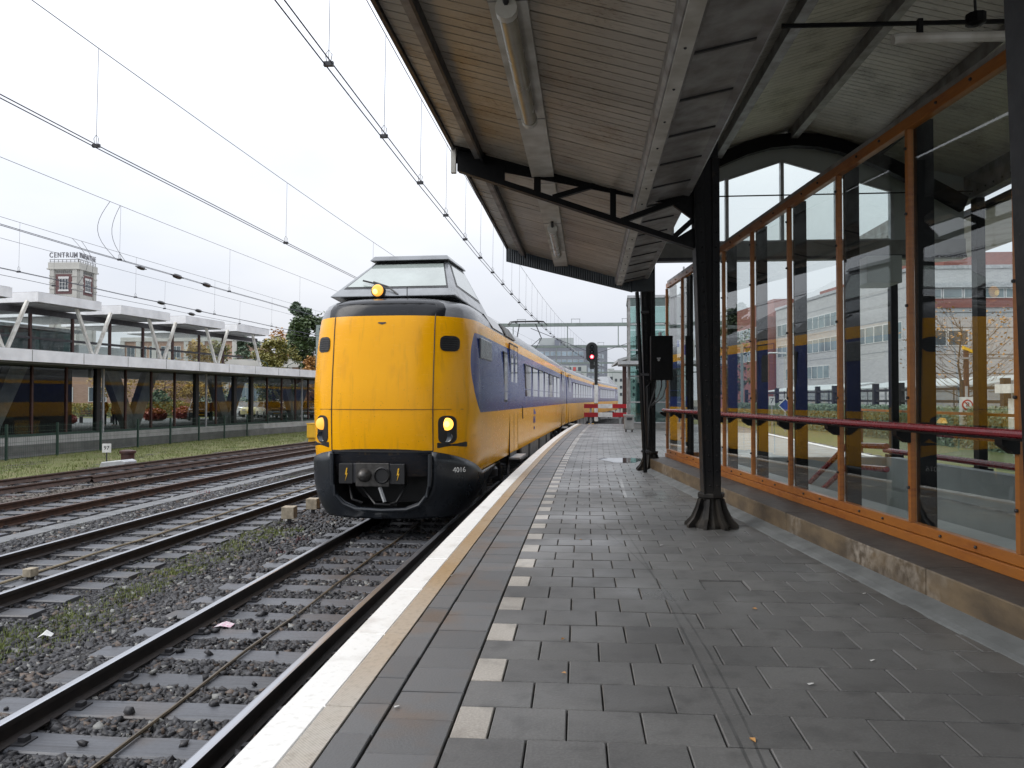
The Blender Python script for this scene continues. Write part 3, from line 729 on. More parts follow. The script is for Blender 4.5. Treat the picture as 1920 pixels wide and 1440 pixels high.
# ---------------------------------------------------------------- riveted columns
def column(y, label, dx=0.):
    t = empty('canopy_column', (1.40 + dx, y, .0), 0, label, 'column', 'black riveted canopy columns')
    # shaft: plate with two flanges, widening towards the top
    zb, zt = .34, 3.72
    xl0, xl1, xr = -.08, -.175, .05
    q = MB()
    q.hexa([(xl0, -.07, zb), (xr, -.07, zb), (xr, .07, zb), (xl0, .07, zb)], [(xl1, -.07, zt), (xr, -.07, zt), (xr, .07, zt), (xl1, .07, zt)])
    q.build('shaft', M['iron_paint'], t)
    q = MB()
    for s in (-1, 1):
        q.hexa([(xl0 - .012, s * .07, zb), (xl0 + .07, s * .07, zb), (xl0 + .07, s * .1, zb), (xl0 - .012, s * .1, zb)][::s], [(xl1 - .012, s * .07, zt), (xl1 + .07, s * .07, zt), (xl1 + .07, s * .1, zt), (xl1 - .012, s * .1, zt)][::s])
        q.hexa([(xr - .06, s * .07, zb), (xr + .012, s * .07, zb), (xr + .012, s * .1, zb), (xr - .06, s * .1, zb)][::s], [(xr - .06, s * .07, zt), (xr + .012, s * .07, zt), (xr + .012, s * .1, zt), (xr - .06, s * .1, zt)][::s])
    q.hexa([(xl0 - .03, -.11, zb), (xl0 - .013, -.11, zb), (xl0 - .013, .11, zb), (xl0 - .03, .11, zb)], [(xl1 - .03, -.11, zt), (xl1 - .013, -.11, zt), (xl1 - .013, .11, zt), (xl1 - .03, .11, zt)])
    q.build('flange', M['iron_paint'], t, bevel=.003)
    q = MB()
    for k in range(22):
        z = zb + .08 + k * .15; f = (z - zb) / (zt - zb); xl = xl0 + (xl1 - xl0) * f
        for x in (xl + .035, xr - .025): q.lathe([(.012, 0), (.010, -.006), (.004, -.010)], (x, -.1, z), 6, 'y')
    tag(q.build('rivets', M['iron_paint'], t), kind='stuff')
    # upper part up to the vault
    MB().box(-.13, .05, -.08, .08, 3.73, 5.25).build('upper_shaft', M['iron_paint'], t)
    # cast foot: octagonal collar and eight flaring ribs on a bell
    q = MB(); q.lathe([(.115, .345), (.13, .345), (.135, .33), (.135, .30), (.12, .29), (.115, .27)], (-.02, 0, 0), 8)
    q.build('collar', M['iron_paint'], t, bevel=.004)
    q = MB(); prof = [(.235, 0), (.23, .03), (.18, .085), (.135, .17), (.115, .27)]
    q.lathe([(r * .9, h) for r, h in prof], (-.02, 0, 0), 8); q.build('foot', M['iron_paint'], t, bevel=.004)
    me = MB().prism([(.10, .0), (.272, 0), (.268, .03), (.205, .095), (.16, .19), (.13, .285), (.10, .285)], 'y', -.017, .017).mesh('foot_rib', M['iron_paint'])
    for k in range(8): link('foot_rib', me, t, (-.02, 0, 0), math.pi / 4 * k + math.pi / 8)
    return t
column(2.3, 'black riveted column at the right edge of the picture, nearest the camera', .055)
column(8.0, 'black riveted column with flared cast foot standing on the pavers in the middle')
column(14.25, 'farther black column standing at the end of the brown ledge')

def truss(y, label):
    t = empty('canopy_truss', (0, y - .0, 0), 0, label, 'roof truss', 'black canopy trusses')
    A, B_ = (-1.23, 0, 3.84), (1.26, 0, 3.30); C_, D_ = (-1.2, 0, 3.70), (1.3, 0, 2.82)
    q = MB().bar(A, B_, .02, .15); q.bar((A[0], -.05, A[2] + .07), (B_[0], -.05, B_[2] + .07), .09, .014); q.bar((A[0], .05, A[2] + .07), (B_[0], .05, B_[2] + .07), .09, .014)
    q.build('top_chord', M['black_paint'], t)
    MB().bar(C_, D_, .10, .055).build('bottom_chord', M['black_paint'], t)
    def on(a, b_, f): return tuple(a[i] + (b_[i] - a[i]) * f for i in range(3))
    MB().prism([(-1.22, 3.90), (-1.22, 3.68), (-.72, 3.52), (-.72, 3.72)], 'y', -.02, .02).build('gusset', M['black_paint'], t)
    MB().prism([(-1.0, 3.84), (-1.0, 3.93), (-.86, 3.90), (-.6, 3.83), (-.5, 3.84), (-.62, 3.74)], 'y', -.015, .015).build('gusset', M['black_paint'], t)
    MB().prism([(1.0, 3.42), (1.0, 3.28), (1.3, 3.05), (1.34, 3.4)], 'y', -.025, .025).build('gusset', M['black_paint'], t)
    MB().prism([(1.05, 2.94), (1.32, 3.1), (1.32, 2.80), (1.2, 2.83)], 'y', -.025, .025).build('gusset', M['black_paint'], t)
    me = M['black_paint']
    for (x0, z0, x1, z1, w_) in ((-.38, 3.64, -.38, 3.42, .07), (.40, 3.48, .40, 3.16, .06), (-.22, 3.38, .22, 3.50, .05), (.48, 3.12, 1.06, 3.32, .055), (1.02, 2.95, 1.3, 3.2, .05)):
        MB().bar((x0, 0, z0), (x1, 0, z1), w_, .06, (0, 1, 0)).build('strut', me, t)
    q = MB()
    for k in range(30):
        f = .3 + k * .02; p = on(A, B_, f); q.lathe([(.010, 0), (.008, -.006)], (p[0], -.01, p[2] - .05), 6, 'y')
    tag(q.build('rivets', me, t), kind='stuff')
    MB().box(-1.285, -1.235, -.03, .03, 3.66, 3.92).build('end_plate', M['white_metal'], t)
    return t
truss(2.3, 'black lattice truss of the first canopy bay, above the camera')
truss(8.0, 'black lattice truss reaching from the middle column to the canopy edge')

# ---------------------------------------------------------------- platform canopy (rotated slightly to follow the bend)
can = empty('platform_canopy', (0, 0, 0), -.0173, 'long sloping platform canopy with a brownish grooved board ceiling above the pavers', 'canopy')
cz = lambda x: 3.93 - .29 * (x + 1.38)       # ceiling height at local x
L0, L1, CY0, CY1 = -1.38, .47, -2.0, 13.45
bd = .118
me = MB().hexa([(L0, 0, cz(L0)), (L1, 0, cz(L1)), (L1, bd - .012, cz(L1)), (L0, bd - .012, cz(L0))], [(L0, 0, cz(L0) + .02), (L1, 0, cz(L1) + .02), (L1, bd - .012, cz(L1) + .02), (L0, bd - .012, cz(L0) + .02)]).mesh('ceiling_board', M['canopy_board'])
k = 0
while CY0 + k * bd < CY1 - .1:
    link('ceiling_board', me, can, (0, CY0 + k * bd, random.uniform(-.002, .002))); k += 1
MB().hexa([(L0 - .02, CY0, cz(L0) + .018), (L1 + .1, CY0, cz(L1) + .018), (L1 + .1, CY1, cz(L1) + .018), (L0 - .02, CY1, cz(L0) + .018)],
          [(L0 - .02, CY0, cz(L0) + .12), (L1 + .1, CY0, cz(L1) + .12), (L1 + .1, CY1, cz(L1) + .12), (L0 - .02, CY1, cz(L0) + .12)]).build('roof_deck', M['steel_dark'], can)
def purlin(xc, w_, h, m, nm, y0=CY0, y1=CY1, dz=0):
    q = MB(); z = cz(xc) + dz
    q.box(xc - w_ / 2, xc + w_ / 2, y0, y1, z - h, z - .003); return q.build(nm, m, can)
MB().box(L0 - .035, L0 - .005, CY0, CY1, cz(L0) - .03, cz(L0) + .13).build('edge_trim', M['steel_dark'], can)
purlin(-1.13, .085, .06, M['grey_metal'], 'purlin')
MB().box(-1.095, -1.075, CY0, CY1, cz(-1.085) - .10, cz(-1.085) - .003).build('purlin_web', M['steel_dark'], can)
# lamp channel: white perforated tray
lc = -.46
q = MB(); z = cz(lc) - .02
q.box(lc - .115, lc + .115, CY0, CY1 - .05, z - .05, z - .035); q.box(lc - .115, lc - .10, CY0, CY1 - .05, z - .035, z); q.box(lc + .10, lc + .115, CY0, CY1 - .05, z - .035, z)
q.build('lamp_tray', M['white_metal'], can)
q = MB()
for y in np.arange(.6, 13, 1.9): q.box(lc - .118, lc + .118, y, y + .01, z - .054, z - .05)
tag(q.build('tray_joints', M['grey_metal'], can), kind='stuff')
for y0 in (4.35, 10.1):
    f = empty('fluorescent_lamp', (lc + .0173 * (y0 + .9), y0 + .9, z - .05), -.0173, 'unlit tubular lamp under the canopy, ' + ('nearest the camera' if y0 < 6 else 'the farther one beyond the black truss'), 'lamp', 'tubular lamps under the canopy')
    g_m = M.get('diffuser') or pm('diffuser', (.34, .31, .24), .25, 0, .3, 3); M['diffuser'] = g_m
    MB().tube([(0, -.9, -.075), (0, -.86, -.075), (0, .86, -.075), (0, .9, -.075)], .058, 12).build('diffuser', g_m, f, smooth=True)
    for e in (-.88, .88): MB().tube([(0, e - .03, -.075), (0, e + .03, -.075)], .065, 12).build('end_cap', M['white_metal'], f, smooth=True)
    MB().box(-.045, .045, -.9, .9, -.035, -.002).build('housing', M['white_metal'], f)
    MB().tube([(0, -.9, -.05), (0, -.98, -.03), (0, -1.0, 0)], .018, 6).build('cable_gland', M['steel_dark'], f, smooth=True)
# box gutter
gp = [(L1 + .0, 3.50), (L1 + .0, 3.30), (L1 + .02, 3.27), (L1 + .14, 3.27), (L1 + .14, 3.30), (L1 + .50, 3.37), (L1 + .56, 3.36), (L1 + .58, 3.38), (L1 + .58, 3.78), (L1 + .0, 3.78)]
MB().prism(gp, 'y', CY0, CY1 + .05).build('box_gutter', M['grey_metal'], can)
q = MB()
for y in np.arange(.2, 13.3, .72):
    q.hexa([(L1 + .145, y, 3.286), (L1 + .5, y, 3.358), (L1 + .5, y + .02, 3.358), (L1 + .145, y + .02, 3.286)], [(L1 + .145, y, 3.30), (L1 + .5, y, 3.372), (L1 + .5, y + .02, 3.372), (L1 + .145, y + .02, 3.30)])
tag(q.build('gutter_seams', M['steel_dark'], can), kind='stuff')
MB().box(L1 + .03, L1 + .12, CY0, CY1, 3.252, 3.268).build('gutter_angle', M['white_metal'], can)
q = MB()
for y in np.arange(.3, 13.3, .58): q.lathe([(.010, 3.252), (.008, 3.246), (.004, 3.243)], (L1 + .075, y, 0), 6)
tag(q.build('bolts', M['steel_dark'], can), kind='stuff')
# corrugated end fascia
q = MB(); n = 110
pts = [(L0 - .05 + (L1 + .3 - L0 + .05) * i / n, (0 if i % 2 else .010)) for i in range(n + 1)]
fz = lambda x: 3.70 - .262 * (x + 1.38)
vs = []
for (x, d) in pts: vs += [(x, CY1 + .05 + d, fz(x)), (x, CY1 + .05 + d, cz(x) + .14), (x, CY1 + .09, fz(x)), (x, CY1 + .09, cz(x) + .14)]
fs = []
for i in range(n): a, c_ = i * 4, (i + 1) * 4; fs += [(a, c_, c_ + 1, a + 1), (a + 2, a + 3, c_ + 3, c_ + 2), (a, a + 2, c_ + 2, c_), (a + 1, c_ + 1, c_ + 3, a + 3)]
fs += [(0, 1, 3, 2), (n * 4, n * 4 + 2, n * 4 + 3, n * 4 + 1)]
M['fascia_dark'] = pm('fascia_dark', (.035, .045, .055), .4, 0, .3, 5)
q.add(vs, fs).build('end_fascia', M['fascia_dark'], can)
MB().bar((L1 + .3, CY1 + .07, 3.31), (L1 + .66, CY1 + .07, 3.31), .06, .32).build('end_beam', M['fascia_dark'], can)
# downpipe with a bent cable at the canopy corner
t = empty('downpipe', (1.19, 13.75, 0), 0, 'thin black leaning downpipe at the far canopy corner', 'downpipe')
MB().tube([(-.07, .2, 3.2), (-.06, .18, 3.0), (.03, .0, .4), (.05, 0, 0)], .035, 8).build('pipe', M['black_paint'], t, smooth=True)
MB().tube([(.22, .3, 1.65), (.1, .25, 1.5), (.11, .2, .5), (.07, .1, .25), (.05, 0, .05)], .016, 6).build('cable', M['rubber'], t, smooth=True)
for z in (.35, 1.7, 2.8): MB().box(-.02, .12, -.03, .06, z, z + .04).build('clamp', M['steel_dark'], t)
# switch cabinet hanging on the farther column
t = empty('switch_cabinet', (1.53, 13.7, 1.62), 0, 'black electrical cabinet fixed to the farther column', 'electrical cabinet')
MB().box(-.19, .19, 0, .22, 0, .78).build('housing', M['black_paint'], t, bevel=.008)
MB().box(-.14, .185, -.012, -.001, .01, .77).build('door', M['black_paint'], t, bevel=.003)
MB().tube([(-.09, -.03, .38), (-.03, -.03, .38)], .012, 6).build('handle', M['galv'], t, smooth=True); MB().lathe([(.02, -.035), (.02, -.012)], (-.06, 0, .35), 8, 'y').build('lock', M['galv'], t)
for x in (-.1, 0, .08): MB().tube([(x, .1, 0), (x, .1, -.12), (x - .06, .1, -.3), (-.22, .1, -.5), (-.24, .12, -1.2)], .012, 5).build('cable', M['rubber'], t, smooth=True)
MB().lathe([(.03, .78), (.03, .84), (.012, .86)], (-.02, .1, 0), 8).build('cap', M['galv'], t, smooth=True)

# ---------------------------------------------------------------- vaulted roof over the stairs
va = empty('vaulted_roof', (0, 0, 0), 0, 'pitched boarded roof above the glazed stairs, with a glazed gable at its far end', 'roof')
VX0, VXR, VX1, VZ0, VZR = 1.05, 3.76, 6.9, 5.22, 5.95
VY0, VY1 = -2.0, 14.0
for side in (0, 1):
    xa, xb = (VX0, VXR) if side == 0 else (VXR, VX1); za, zb = (VZ0, VZR) if side == 0 else (VZR, VZR - .27 * (VX1 - VXR))
    me = MB().hexa([(xa, 0, za), (xb, 0, zb), (xb, .106, zb), (xa, .106, za)], [(xa, 0, za + .02), (xb, 0, zb + .02), (xb, .106, zb + .02), (xa, .106, za + .02)]).mesh('ceiling_board', M['vault_board'])
    k = 0
    while VY0 + k * .118 < VY1: link('ceiling_board', me, va, (0, VY0 + k * .118, 0)); k += 1
    MB().hexa([(xa - .1 * (side == 0), VY0, za + .019), (xb, VY0, zb + .019), (xb, VY1 + .2, zb + .019), (xa - .1 * (side == 0), VY1 + .2, za + .019)],
              [(xa - .1 * (side == 0), VY0, za + .14), (xb, VY0, zb + .14), (xb, VY1 + .2, zb + .14), (xa - .1 * (side == 0), VY1 + .2, za + .14)]).build('roof_deck', M['steel_dark'], va)
vz = lambda x: VZ0 + (x - VX0) * (VZR - VZ0) / (VXR - VX0) if x < VXR else VZR - .27 * (x - VXR)
for (x, w_, h, m) in ((2.48, .12, .17, 'grey_metal'), (3.76, .12, .2, 'grey_metal'), (5.0, .10, .2, 'grey_metal'), (5.18, .05, .14, 'steel_dark'), (1.3, .1, .15, 'grey_metal')):
    MB().box(x - w_ / 2, x + w_ / 2, VY0, VY1 - .3, vz(x) - h, vz(x) - .004).build('purlin', M[m], va)
# side wall between the canopy gutter and the eave
MB().box(1.22, 1.28, VY0, VY1, 3.78, 5.2).build('eaves_panel', M['grey_metal'], va)
# arched rib at the gable, and one over the middle of the bay behind the camera
def rib(y):
    q = MB(); P_ = [(-2.65, 4.72), (-2.06, 5.12), (-1.6, 5.36), (-1.2, 5.54), (-.8, 5.70), (-.4, 5.80), (0, 5.83), (.4, 5.80), (.8, 5.70), (1.2, 5.54), (1.6, 5.36), (2.06, 5.12), (2.85, 4.66)]
    top = [(3.76 + x, y, z + .02) for x, z in P_]; bot = [(3.76 + x * .97, y, z - .20) for x, z in P_]; n = len(P_)
    vs = top + bot + [(x, y + .16, z) for x, _, z in top] + [(x, y + .16, z) for x, _, z in bot]
    fs = []
    for i in range(n - 1): fs += [(i, i + 1, n + i + 1, n + i), (2 * n + i, 3 * n + i, 3 * n + i + 1, 2 * n + i + 1), (i, 2 * n + i, 2 * n + i + 1, i + 1), (n + i, n + i + 1, 3 * n + i + 1, 3 * n + i)]
    fs += [(0, n, 3 * n, 2 * n), (n - 1, 3 * n - 1, 4 * n - 1, 2 * n - 1)]
    q.add(vs, fs).build('arched_rib', M['black_paint'], va)
    return
rib(13.5); rib(2.2)
MB().tube([(1.4, 13.55, 4.79), (6.7, 13.55, 4.79)], .012, 6).build('tie_rod', M['black_paint'], va)
# gable wall and windows
gy0, gy1 = 13.96, 14.06
wx = [.78, 1.75, 2.71, 3.67, 4.61, 5.54]; wt = lambda x: 5.51 - .30 * abs(x - 3.67); wb = 4.06
q = MB()
xs_ = [1.1, 1.75, 2.71, 3.67, 4.61, 5.54, 6.75]
for i in range(len(xs_) - 1):
    a, c_ = xs_[i], xs_[i + 1]
    q.hexa([(a, gy0, wt(a)), (c_, gy0, wt(c_)), (c_, gy1, wt(c_)), (a, gy1, wt(a))], [(a, gy0, vz(a) - .002), (c_, gy0, vz(c_) - .002), (c_, gy1, vz(c_) - .002), (a, gy1, vz(a) - .002)])
q.build('gable_panel', M['facade_pale'], va)
q = MB(); q.prism([(1.1, wb), (1.72, wb), (1.72, wt(1.72)), (1.1, wt(1.1))], 'y', gy0 + .003, gy1 - .003); q.prism([(5.58, wb), (6.75, wb), (6.75, wt(6.75)), (5.58, wt(5.58))], 'y', gy0 + .003, gy1 - .003)
q.build('gable_pier', M['facade_pale'], va)
MB().box(1.1, 6.75, gy0 - .05, gy1 + .05, 3.80, wb - .002).build('gable_beam', M['concrete'], va)
MB().box(1.1, 6.75, gy0 - .08, gy1 + .02, 3.74, 3.797).build('beam_flange', M['steel_dark'], va)
for i in range(1, 5):
    a, c_ = wx[i], wx[i + 1]
    if c_ < 1.2: continue
    MB().hexa([(a + .03, 14.0, wb + .02), (c_ - .03, 14.0, wb + .02), (c_ - .03, 14.01, wb + .02), (a + .03, 14.01, wb + .02)],
              [(a + .03, 14.0, wt(a) - .03), (c_ - .03, 14.0, wt(c_) - .03), (c_ - .03, 14.01, wt(c_) - .03), (a + .03, 14.01, wt(a) - .03)]).build('window_pane', M['glass'], va)
for x in wx[1:]:
    MB().box(x - .028, x + .028, 13.94, 14.05, wb, wt(x) - .001).build('window_bar', M['galv'], va)
q = MB()
for i in range(1, 5): q.bar((wx[i] + .03, 13.97, wt(wx[i]) - .016), (wx[i + 1] - .03, 13.97, wt(wx[i + 1]) - .016), .05, .03); 
q.box(1.8, 5.5, 13.945, 14.0, wb + .001, wb + .035); q.build('window_frame', M['galv'], va)
MB().box(4.98, 5.56, 13.6, 14.3, 3.27, 3.735).build('hanging_box', M['facade_pale'], va, bevel=.01)
# lamp on a dark tube across the roof space
t = empty('hanging_lamp', (1.45, 5.5, 3.9), 0, 'cream tubular lamp hung from a dark cross tube at upper right', 'lamp')
MB().tube([(0, 0, 0), (1.75, 0, -.03)], .016, 6).build('cross_tube', M['black_paint'], t, smooth=True)
MB().tube([(.75, 0, -.125), (.79, 0, -.115), (1.9, 0, -.135)], .035, 10).build('lamp_tube', M['white_metal'], t, smooth=True)
for x in (.93, 1.55): MB().box(x - .016, x + .016, -.02, .02, -.10, .01).build('clip', M['black_paint'], t)
MB().lathe([(.02, -.05), (.065, -.035), (.065, .03), (.02, .045)], (1.3, 0, 0), 10).build('junction_box', M['black_paint'], t)
MB().tube([(1.3, 0, .04), (1.285, 0, .4), (1.29, 0, 1.75)], .010, 6).build('drop_cable', M['rubber'], t, smooth=True)

# ---------------------------------------------------------------- the near glass wall
WR = math.atan(.0966); WS = 1 / math.cos(WR)
gw = empty('glass_wall', (3.15, 0, 0), WR, 'long glazed wall with orange wooden bars and a dark red handrail on a brown ledge', 'glass wall')
ly = lambda Y: Y * WS
E0, E1 = ly(.4), ly(14.6)
def ledge_blocks():
    y = E0; i = 0
    lens = [2.4, 2.4, 2.4, 2.4, 2.4, 2.4]
    for L in lens:
        y2 = min(y + L, E1)
        if y2 - y < .1: break
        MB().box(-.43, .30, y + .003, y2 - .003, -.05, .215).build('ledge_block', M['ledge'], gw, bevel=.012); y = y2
ledge_blocks()
q = MB().hexa([(-.62, E0, -.03), (-.428, E0, -.03), (-.428, E1, -.03), (-.62, E1, -.03)], [(-.615, E0, .006), (-.428, E0, .045), (-.428, E1, .045), (-.55, E1, .006)])
q.build('mortar_fillet', M['mortar'], gw)
MB().box(-.06, .03, E0, E1, .216, .285).build('sill', M['orange_wood'], gw, bevel=.004)
MB().box(-.035, .03, E0, E1, .288, .36).build('sill_strip', M['orange_wood'], gw, bevel=.004)
MB().box(-.035, .03, E0, E1, 3.35, 3.435).build('top_rail', M['orange_wood'], gw, bevel=.004)
MB().box(-.01, .05, E0, E1, 3.438, 3.49).build('top_angle', M['grey_metal'], gw)
my = [ly(4.88 + 1.219 * k) for k in range(-3, 9)]
me = MB().box(-.032, .012, -.020, .020, .362, 3.348).mesh('mullion', M['orange_wood'])
mp_ = MB().box(.05, .175, -.028, .028, .216, 3.43).mesh('steel_post', M['black_paint'])
br = MB().prism([(-.02, .0), (-.02, -.09), (-.05, -.09), (-.13, -.035), (-.13, 0)], 'y', -.035, .035).mesh('rail_bracket', M['black_paint'])
bo = MB()
for k, y in enumerate(my):
    link('mullion', me, gw, (0, y, 0)); link('steel_post', mp_, gw, (0, y + .02, 0)); link('rail_bracket', br, gw, (-.015, y, 1.05))
    for z in (.62, 1.3, 2.0, 2.7, 3.2): bo.lathe([(.012, -.035), (.012, -.048), (.006, -.052)], (0, y, z), 6, 'x')
    if k < len(my) - 1:
        pw = my[k + 1] - y
        o = MB().box(-.003, .003, y + .02, my[k + 1] - .02, .35, 3.36).build('glass_pane', M['glass'], gw)
        for e in (.33, .66): bo.lathe([(.011, -.035), (.011, -.046), (.005, -.05)], (0, y + pw * e, .325), 6, 'x'); bo.lathe([(.011, -.035), (.011, -.046), (.005, -.05)], (0, y + pw * e, 3.395), 6, 'x')
tag(bo.build('bolts', M['steel_dark'], gw), kind='stuff')
MB().tube([(-.115, y, 1.085) for y in np.linspace(E0, ly(14.5), 12)], .027, 10).build('handrail', M['red_paint'], gw, smooth=True)
MB().box(-.14, -.09, E0, ly(14.4), 1.045, 1.057).build('handrail_shadow', M['black_paint'], gw)  # black strip put in as the shade under the handrail
# end return with its own orange post
MB().box(.03, .9, E1 - .05, E1 + .0, .216, .30).build('end_sill', M['orange_wood'], gw)

# ---------------------------------------------------------------- stairwell
M['stair_concrete'] = pm('stair_concrete', (.40, .42, .42), .7, 0, .2, 1.2, .15)
st = empty('stairwell', (6.6, 0, 0), WR, 'concrete stairwell parapet with dark red rails, seen through the glass wall', 'stairwell')
pit0, pit1 = 2.0, 13.7
MB().box(0, .2, pit0, pit1, -3.0, .30).build('far_parapet', M['stair_concrete'], st)
MB().box(-2.6, .0, pit1, pit1 + .2, -3.0, .30).build('end_parapet', M['stair_concrete'], st)
MB().box(-3.1, -2.6, pit0, pit1 + .2, -3.0, .20).build('near_curb', M['stair_concrete'], st)
MB().box(-2.6, 0, pit0, pit1, -3.05, -2.9).build('landing', M['concrete_dark'], st)
for k in range(8): MB().box(-2.6, -.0, 8.0 + k * .3, 8.32 + k * .3, -2.9, -2.9 + .16 * (8 - k)).build('step', M['concrete'], st)
MB().tube([(-.02, y, .42) for y in np.linspace(pit0, pit1, 5)], .045, 10).build('parapet_rail', M['red_paint'], st, smooth=True)
MB().tube([(.05, y, .75) for y in np.linspace(pit0, 12.8, 5)], .035, 10).build('upper_rail', M['red_paint'], st, smooth=True)
for dz in (0, -.24):
    MB().tube([(-2.56, 8.6, .80 + dz), (-2.56, 9.5, .76 + dz), (-2.56, 10.7, .16 + dz), (-2.56, 13.2, -1.1 + dz)], .032, 8).build('stair_rail', M['red_paint'], st, smooth=True)
MB().box(-.012, 0, pit0, pit1 - .1, -.20, -.17).build('wall_line', M['galv'], st)
for y in np.arange(3, 13, 2.4): MB().box(-.04, .04, y, y + .05, .3, .75 if y < 12.5 else .42).build('rail_post', M['dark_red'], st)

# ---------------------------------------------------------------- far side of the island: columns, rail, second canopy
def farcol(x, y, top, label):
    t = empty('far_column', (x, y, 0), 0, label, 'column', 'dark columns on the far side of the stairs')
    MB().box(-.07, .07, -.09, .09, .12, top).build('shaft', M['black_paint'], t); MB().box(-.14, .14, -.14, .14, 0, .12).build('base', M['black_paint'], t, bevel=.01)
farcol(6.85, 13.7, 4.7, 'dark column behind the glass wall, right of the bare tree')
farcol(6.75, 17.0, 4.7, 'dark column behind the glass wall, left of the no parking sign')
farcol(7.2, 8.0, 4.7, 'dark column behind the glass wall, nearest, at the far right')
fc = empty('far_canopy', (0, 0, 0), 0, 'second canopy beyond the stairs, seen dimly through the glass wall', 'canopy')
MB().box(6.75, 6.95, -2, 19, 4.72, 5.15).build('girder', M['grey_metal'], fc)
q = MB()
for y in np.arange(4, 19, .25): q.lathe([(.02, -.0), (.012, -.015)], (6.75, y, 4.8), 6, 'x')
tag(q.build('rivets', M['steel_dark'], fc), kind='stuff')
me = MB().hexa([(7.0, 0, 4.5), (9.6, 0, 4.75), (9.6, .15, 4.75), (7.0, .15, 4.5)], [(7.0, 0, 4.53), (9.6, 0, 4.78), (9.6, .15, 4.78), (7.0, .15, 4.53)]).mesh('ceiling_board', M['canopy_board'])
for k in range(125): link('ceiling_board', me, fc, (0, k * .16, 0))
MB().hexa([(6.96, 0, 4.54), (9.7, 0, 4.79), (9.7, 20, 4.79), (6.96, 20, 4.54)], [(6.96, 0, 4.65), (9.7, 0, 4.9), (9.7, 20, 4.9), (6.96, 20, 4.65)]).build('roof_deck', M['steel_dark'], fc)
t = empty('far_fence', (6.98, 0, 0), 0, 'low orange rail with smoked panels along the far side of the stairs', 'railing')
MB().box(-.03, .03, 9, 19.6, 1.0, 1.05).build('top_rail', M['orange_wood'], t)
for k in range(4):
    y = 9 + k * 3.5; MB().box(-.03, .03, y, y + .06, 0, 1.0).build('post', M['dark_red'], t)
    if k < 3: MB().box(-.004, .004, y + .08, y + 3.4, .12, .98).build('glass_pane', M['glass_dark'], t)
tag(strip('far_edge_line', M['edge_white'], 6.3, 6.5, .006, [15, 20, 26, 30]), kind='structure').name = 'platform_edge_line'
tag(MB().add([(3.6, 15.5, .0045), (6.5, 15.5, .0045), (6.8, 30, .0045), (4.6, 30, .0045)], [(0, 1, 2, 3)]).build('far_paving', M['concrete_light'], fix=False), kind='structure')

# ---------------------------------------------------------------- the train
def livery(front):
    g = G('train_livery_front' if front else 'train_livery', .26, 0, .3)
    x, y, z = g.obj(); n = g.noise(.9, 5, world=False); f = g.noise(7, 5, (1, .6, 5), world=False); d = g.noise(3, 6, (2, 2, .5), world=False)
    yel = g.mix(g.ramp(n, .35, .7) * .5, (.88, .41, .002), (.78, .335, .002))
    yel = g.mix(g.ramp(d, .55, .75) * .3, yel, (.50, .22, .02))
    blue = g.mix(g.ramp(f, .4, .7) * .6, (.022, .042, .19), (.035, .05, .16))
    grey = g.mix(g.ramp(f, .4, .7) * .5, (.22, .225, .235), (.12, .12, .13))
    black = (.012, .013, .016)
    if front:
        e = 1 - ((z - 1.80) / .80) * ((z - 1.80) / .80)
        inb = (y > (1.42 - .72 * e.max(0).sqrt()))
        inb = inb * (x.abs() > .9)
    else: inb = 1
    band = (z > 1.06) * (z < 2.40) * inb
    col = g.mix(band, yel, blue)
    gm = z > 2.62
    if front: top = g.mix(((y > (.36 + (z - 2.62) * .5)) * 1.0), g.rgb(black), grey)
    else: top = grey
    col = g.mix(gm, col, top)
    if front:
        dk = z < (.46 - .34 * (y - .12)); dk = dk * (y < 1.6)
        col = g.mix(dk, col, (.016, .02, .027))
    dirt = g.ramp(z * -1, -.55, -.02) * g.ramp(f, .3, .7) * .5
    col = g.mix(dirt, col, (.07, .045, .025))
    st = g.noise(3.2, 6, (3.5, 3.5, .35), world=False); sp = g.noise(38, 2, world=False)
    col = g.mix(g.ramp(st, .56, .72) * .22 * (z > .4) * (z < 2.6), col, (.20, .12, .03)); col = g.mix(g.ramp(sp, .68, .74) * .5 * (z < 1.5), col, (.10, .06, .02))
    g.color(col); g.rough(.13 + n * .12 + g.ramp(f, .45, .7) * .12); g.bump(n + st * .3, .06, .02)
    return g.m
M['livery_front'] = livery(True); M['livery'] = livery(False)
M['skirt'] = pm('skirt', (.018, .022, .028), .3, 0, .3, 4)
M['roof_grey'] = pm('roof_grey', (.24, .245, .25), .35, .1, .3, 3)
M['cab_grey'] = pm('cab_grey', (.19, .20, .21), .25, .1, .25, 3)

train = empty('passenger_train', (-2.985 + cv(12), 12, 0), 0, 'yellow and blue passenger train with a high dark cab, coming in at the platform', 'train')
BASE = Vector((-2.985 + cv(12), 12, 0))
def car_frame(i):
    ya = 12 + i * 26.6; yb = ya + 26.3
    a = Vector((-2.985 + cv(ya) - (.19 if i == 0 else 0), ya, 0)); b_ = Vector((-2.985 + cv(yb), yb, 0)); d = b_ - a
    return a - BASE, -math.atan2(d.x, d.y)
def put(o, i):
    p, r = car_frame(i); o.parent = train; o.location = p; o.rotation_euler = (0, 0, r); return o
HW = 1.42
